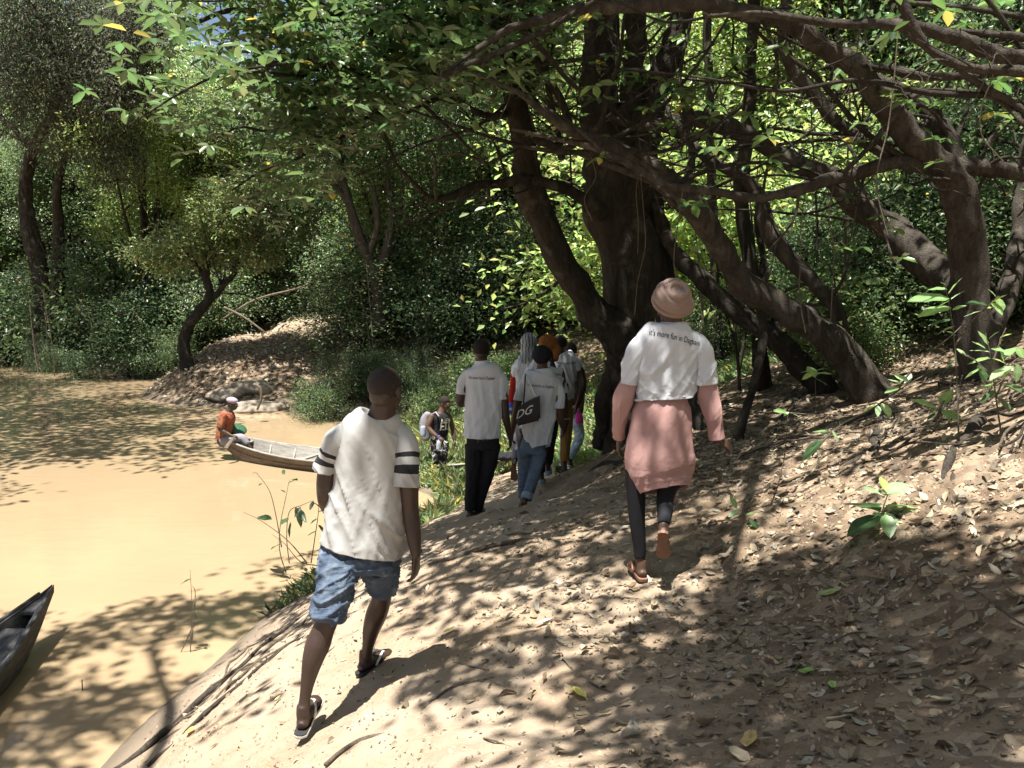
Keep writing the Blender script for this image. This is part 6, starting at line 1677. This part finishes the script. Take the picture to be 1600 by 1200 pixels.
p7 = person('tall man in white collared shirt and mustard trousers', 872, 736, 10.3); D = 10.3
b = MB()
add_rows(b, rows_px([(876, 640, D, 17, .7), (878, 600, D, 16, .65), (882, 570, D, 18, .5), (877, 556, D, 9, .8), (876, 546, D, 7)]))
hc = P(876, 538, D); MH = head(b, hc, R(5), 1.0)
add_rows(b, rows_px([(863, 570, D, 6.5), (860, 600, D, 6), (860, 625, D + .1, 4.5)]), 12); hand(b, P(860, 626, D + .1), (0, .3, -.9), (-.9, 0, 0), 1, 1, .5)
add_rows(b, rows_px([(899, 568, D, 6.8), (907, 580, D, 6.5), (911, 602, D, 6), (907, 622, D + .05, 5), (902, 634, D + .1, 4)]), 12); hand(b, P(902, 635, D + .1), (-.3, .4, -.8), (.9, -.2, 0), -1, 1, .5)
add_rows(b, rows_px([(866, 645, D, 8), (860, 690, D, 6), (857, 720, D, 4.5), (857, 727, D, 4)]), 12); add_rows(b, rows_px([(886, 645, D, 8), (884, 690, D - .02, 6), (882, 720, D - .05, 4.5), (882, 728, D - .05, 4)]), 12)
X1, s1 = foot(b, P(857, 729, D), (-.2, 1, 0), 0, 1); X2, s2 = foot(b, P(882, 730, D - .05), (-.35, .9, 0), 0, 1.05)
union(b, 'body', M_SKIN, p7, .011, 2); hair_cap(p7, hc, 0, 1.0, M_HAIR, MH, -.02, .009)
b = MB(); add_rows(b, sil(D, [(868, 886, 552, .95), (862, 898, 558, .6), (861, 905, 572, .52), (863, 898, 600, .58), (863, 898, 624, .62)]), 20, roundend=False)
add_rows(b, rows_px([(866, 562, D, 6.5), (862, 574, D, 7), (861, 588, D, 7)]), 14, roundend=False); add_rows(b, rows_px([(894, 560, D, 7), (901, 566, D, 7.5), (907, 576, D, 7.5)]), 14, roundend=False)
tee = union(b, 'collared_shirt', M_WHITE, p7, .011, 3, wr=folds(.013, 11, -15, 61, .2))
lettering(p7, tee, "it's more fun in Dagbani", 884, 566, D, .042, M_INK, width=.24)
b = MB(); add_rows(b, rows_px([(877, 616, D, 18, .66), (876, 645, D, 18, .7)]), 16, roundend=False, sub=2); add_rows(b, rows_px([(867, 640, D, 10), (861, 685, D, 8), (858, 718, D, 7)]), 14, roundend=False); add_rows(b, rows_px([(886, 640, D, 10.5), (885, 685, D - .02, 8.5), (882, 720, D - .05, 7.5)]), 14, roundend=False)
union(b, 'mustard_trousers', M_MUSTARD, p7, .012, 2, wr=folds(.006, 20, 5, 3, .3))
for XX, ss in ((X1, s1), (X2, s2)): sole(p7, XX, ss, M_SANDAL_D, 1.02, 'shoe', off=-.055, thick=.06)

p8 = person('person in pale jeans mostly hidden behind the man in mustard trousers', 893, 733, 11.2); D = 11.2
b = MB()
add_rows(b, rows_px([(892, 645, D, 15, .7), (892, 610, D, 14, .65), (892, 575, D, 17, .5), (892, 562, D, 8), (892, 555, D, 6.5)]))
hc = P(892, 548, D); MH = head(b, hc, R(10), .98)
add_rows(b, rows_px([(878, 580, D, 6), (874, 620, D, 5)]), 12); hand(b, P(874, 621, D), (0, .3, -.9), (-.9, 0, 0), 1, 1, .5)
add_rows(b, rows_px([(906, 580, D, 6), (909, 612, D, 5.5), (908, 640, D - .02, 4.2), (907, 646, D - .02, 4)]), 12); hand(b, P(907, 647, D - .02), (0, .3, -.9), (.9, -.2, 0), -1, 1, .5)
add_rows(b, rows_px([(884, 645, D, 8), (882, 690, D, 6), (880, 722, D, 4.5)]), 12); add_rows(b, rows_px([(900, 645, D, 8), (905, 685, D - .1, 6.5), (892, 712, D - .3, 4.5), (890, 722, D - .35, 4)]), 12)
X1, s1 = foot(b, P(880, 724, D), (0, 1, 0), 0, 1); X2, s2 = foot(b, P(891, 724, D - .35), (.5, .85, 0), R(25), 1)
union(b, 'body', M_SKIN, p8, .012, 2); hair_cap(p8, hc, 0, .98, M_HAIR, MH, -.03, .012)
b = MB(); add_rows(b, sil(D, [(884, 900, 562, .9), (877, 907, 570, .6), (877, 908, 590, .56), (879, 906, 640, .6)]), 18, roundend=False); union(b, 'dark_top', M_BLACK, p8, .012, 2)
b = MB(); add_rows(b, rows_px([(892, 632, D, 15, .66), (892, 655, D, 15, .7)]), 16, roundend=False, sub=2); add_rows(b, rows_px([(884, 650, D, 9), (882, 690, D, 7.5), (880, 720, D, 6.5)]), 14, roundend=False); add_rows(b, rows_px([(900, 650, D, 9.5), (905, 684, D - .1, 8), (893, 710, D - .29, 6.5), (891, 718, D - .33, 6)]), 14, roundend=False)
union(b, 'pale_jeans', M_PALEJEANS, p8, .012, 2, wr=folds(.006, 24, 70, 3, .4))
for XX, ss in ((X1, s1), (X2, s2)): sole(p8, XX, ss, M_RUBBER_W, 1, 'shoe', off=-.06, thick=.05)
t = thing('magenta_bag', 'small bright magenta bag hanging from the hand beside the mustard trousers', 'bag', P(906, 664, D - .12)); b = MB(); add_rows(b, sil(D - .12, [(900, 908, 645, .4), (899, 911, 652, .5), (900, 912, 661, .5)]), 12, sub=3, roundend=False); b.build('bag_body', M_MAGENTA, t)
b = MB(); b.tube([P(901, 646, D - .12), P(904, 639, D - .1), P(907, 646, D - .12)], .006, 6); b.build('handle', M_MAGENTA, t)

# ---- the man in the black vest stepping off the canoe
p9 = person('man in black lettered vest and patterned trousers walking up from the canoe', 686, 716, 13.1); D = 13.1
b = MB(); RT = Vector((.72, -.69, 0))        # his chest faces right and towards the camera
LT = (.69, .72, 0)
add_rows(b, rows_px([(686, 690, D, 13, .75), (688, 672, D, 12, .8), (689, 652, D, 14.5, .75), (690, 645, D, 8, .9), (693, 637, D, 5.5), (694, 632, D, 5.5)]), lat=LT)
hc = P(695, 630, D); MH = head(b, hc, R(118), .95, pitch=R(-14))
add_rows(b, rows_px([(675, 650, D - .1, 5.5), (671, 660, D - .14, 5), (669, 668, D - .16, 4.4), (677, 677, D - .2, 3.8), (682, 681, D - .22, 3.2)]), 12); hand(b, P(683, 682, D - .22), (.7, -.2, -.3), (0, -.3, 1), -1, .95, .7)
add_rows(b, rows_px([(701, 650, D + .1, 5), (706, 664, D + .12, 4.4), (709, 678, D + .08, 3.6), (710, 686, D + .06, 3)]), 12); hand(b, P(710, 687, D + .06), (.1, -.1, -.95), (.9, .2, 0), 1, .95, .4)
add_rows(b, rows_px([(680, 692, D, 7.5), (682, 715, D - .1, 5), (681, 738, D - .05, 3.5)]), 12); add_rows(b, rows_px([(693, 692, D, 7.5), (692, 715, D - .05, 5), (691, 738, D, 3.5)]), 12)
foot(b, P(681, 740, D - .05), (.7, -.7, 0), 0, 1); foot(b, P(691, 739, D), (.7, -.7, 0), 0, 1)
union(b, 'body', M_SKIN_L, p9, .011, 2); hair_cap(p9, hc, 0, .95, M_HAIR, MH, .012, .010)
for sg in (-1, 1):
    b = MB(); ellipsoid(b, hc + MH @ (Vector((sg * .03, .088, -.002)) * .95), (.011, .008, .007), MH, 8, 6); b.build('eye', M_INKW, p9)
b = MB(); add_rows(b, rows_px([(686, 680, D, 15.5, .8), (688, 665, D, 15, .82), (689, 652, D, 16.5, .78), (690, 645, D, 10.5, .9)]), 22, lat=LT, roundend=False)
vest = union(b, 'vest', M_BLACK, p9, .011, 2, wr=folds(.006, 18, 5, 5, .3))
lettering(p9, vest, "ELK", 692, 665, D, .20, M_INKW, shear=0, direction=tuple(-RT), right=tuple(Vector((.69, .72, 0))), sx=.8, bold=.004)
lettering(p9, vest, "NEW", 692, 656.5, D, .11, M_INKW, shear=0, direction=tuple(-RT), right=tuple(Vector((.69, .72, 0))), sx=.9, bold=.002)
b = MB(); add_rows(b, rows_px([(686, 676, D, 15, .8), (686, 694, D, 15.5, .8)]), 16, lat=LT, roundend=False, sub=2); add_rows(b, rows_px([(680, 690, D, 9.5), (682, 714, D - .1, 7.5), (681, 735, D - .05, 6.5)]), 14, roundend=False); add_rows(b, rows_px([(693, 690, D, 9.5), (692, 714, D - .05, 7.5), (691, 735, D, 6.5)]), 14, roundend=False)
union(b, 'patterned_trousers', M_CAMO, p9, .012, 2)
t = thing('backpack', 'grey and white backpack on the back of the man in the black vest', 'backpack', P(663, 685, D + .1)); b = MB(); add_rows(b, rows_px([(668, 648, D + .12, 6, .9), (665, 656, D + .14, 8.5, .95), (664, 672, D + .14, 9, 1), (665, 684, D + .12, 7.5, .9)]), 16); union(b, 'pack_body', M_GREYC, t, .012, 2)
b = MB(); add_rows(b, rows_px([(661, 668, D - .02, 4, .8), (661, 680, D - .02, 4.5, .8)]), 12, sub=3); b.build('front_pocket', M_PALEJEANS, t)
for dd in (-.14, .12):
    b = MB(); b.tube([P(672, 650, D + dd), P(681, 644, D + dd * .8), P(686, 651, D + dd * .9 - .1)], .016, 6); b.build('shoulder_strap', M_GREYC, t)
t = thing('plastic_bottle', 'clear plastic bottle of water held low by the man in the black vest', 'bottle', P(685, 704, D - .24)); b = MB(); add_rows(b, rows_px([(686, 683, D - .24, 1.4), (686, 688, D - .24, 1.8), (685.5, 692, D - .24, 3.6), (685, 703, D - .24, 3.8)]), 12, roundend=False)
M_CLEAR = plain('clear_plastic', (.75, .8, .88), .1, .5, **{'Transmission Weight': .6}); b.build('bottle_body', M_CLEAR, t); b = MB(); b.tube([P(686, 683, D - .24), P(686, 680.5, D - .24)], .018, 10); b.build('cap', M_BLUE, t)

# ---- the boatman
pz = P(352, 690, 14.9)
p10 = person('boatman in an orange print shirt and cap sitting in the stern of the long canoe', 352, 690, 14.9, z=pz.z); D = 14.9
b = MB(); LT = (.25, .97, 0)
add_rows(b, rows_px([(350, 688, D, 11, 1.2), (351, 670, D, 10, 1.2), (355, 652, D, 10.5, 1.35), (358, 644, D, 6, 1.1), (361, 638, D, 4.5), (362, 634, D, 4.5)]))
hc = P(363, 631, D); MH = head(b, hc, R(95), .95, pitch=R(-12))
add_rows(b, rows_px([(350, 650, D - .2, 5), (344, 668, D - .24, 4.3), (352, 676, D - .26, 3.8), (360, 681, D - .26, 3)]), 12); hand(b, P(361, 681, D - .26), (.9, .1, -.2), (0, -.4, .9), 1, .95, .8)
add_rows(b, rows_px([(358, 650, D + .2, 5), (356, 668, D + .24, 4.2), (364, 678, D + .1, 3.6), (368, 680, D + .0, 3)]), 12); hand(b, P(368, 680, D), (.9, -.4, 0), (0, -.2, .9), -1, .95, .8)
for dd in (-.12, .12):
    add_rows(b, rows_px([(350, 689, D + dd, 7), (366, 686, D + dd, 6.2), (378, 684, D + dd - .03, 5), (386, 693, D + dd - .04, 4), (392, 701, D + dd - .05, 3)]), 12, lat=(0, 1, 0))
    foot(b, P(392, 700, D + dd - .05), (1, -.35, 0), 0, .95)
union(b, 'body', M_SKIN, p10, .011, 2)
for sg in (-1, 1):
    e = MB(); ellipsoid(e, hc + MH @ (Vector((sg * .03, .088, -.002)) * .95), (.011, .008, .007), MH, 8, 6); e.build('eye', M_INKW, p10)
b = MB(); add_rows(b, rows_px([(350, 686, D, 12.5, 1.2), (351, 670, D, 12, 1.2), (355, 652, D, 12.5, 1.3), (358, 643, D, 8, 1.1)]), 20, roundend=False)
add_rows(b, rows_px([(352, 648, D - .18, 6), (347, 660, D - .23, 6), (344, 669, D - .25, 5.8)]), 14, roundend=False); add_rows(b, rows_px([(358, 648, D + .18, 6), (357, 668, D + .24, 5.5)]), 14, roundend=False, sub=3)
union(b, 'print_shirt', M_BATIK, p10, .012, 2, wr=folds(.008, 16, 0, 7, .3))
b = MB(); add_rows(b, rows_px([(350, 688, D, 11.5, 1.3), (358, 688, D, 10, 1.4)]), 16, sub=2)
for dd in (-.12, .12): add_rows(b, rows_px([(350, 689, D + dd, 8), (366, 686, D + dd, 7.5), (378, 684, D + dd - .03, 6.4), (385, 692, D + dd - .04, 5.4)]), 14, lat=(0, 1, 0))
union(b, 'dark_trousers', M_GREYC, p10, .012, 2)
b = MB(); ellipsoid(b, hc + MH @ Vector((0, -.012, .06)), (.088, .108, .062), MH); b2 = MB(); ellipsoid(b2, hc + MH @ Vector((0, .12, .045)), (.06, .05, .008), MH, 14, 6)
M_CAP = cloth('faded_mauve_cap_cloth', (.30, .25, .30)); cp = b.build('cap', M_CAP, p10); b2.build('brim', M_CAP, cp, world_loc(p10))
t = thing('paddle', 'pale wooden paddle held by the boatman, blade dipping over the side of the canoe', 'paddle', P(360, 688, D - .3)); b = MB(); b.tube([P(341, 668, D - .2), P(352, 674, D - .25), P(364, 682, D - .32)], .02, 8); b.build('shaft', M_TWIG, t)
b = MB(); add_rows(b, rows_px([(365, 682, D - .3, 1.6, .5), (360, 690, D - .4, 3.0, .3), (353, 700, D - .5, 3.4, .25)]), 10, sub=4); b.build('blade', M_TWIG, t)
t = thing('bowl', 'shallow dark green bowl beside the boatman', 'bowl', P(371, 675, D + .25)); b = MB(); c = P(371, 671, D + .25); Mb = Matrix.Rotation(R(22), 3, 'Y') @ Matrix.Rotation(R(25), 3, 'X'); ellipsoid(b, c, (.17, .17, .04), Mb, 20, 8); b.build('dish', plain('green_enamel', (.03, .09, .05), .35, .5), t)

# things lying at the bow on the landing
b = MB(); c = P(790, 714, 12.6)
t = thing('black_bundle', 'black bundle lying on the pale bow of the canoe at the landing', 'bundle', c); ellipsoid(b, c, (.15, .10, .065)); ellipsoid(b, c + Vector((.1, .02, .015)), (.08, .07, .06)); union(b, 'bundle', M_BLACK, t, .015, 2, wr=folds(.01, 14, 60, 2, .5))
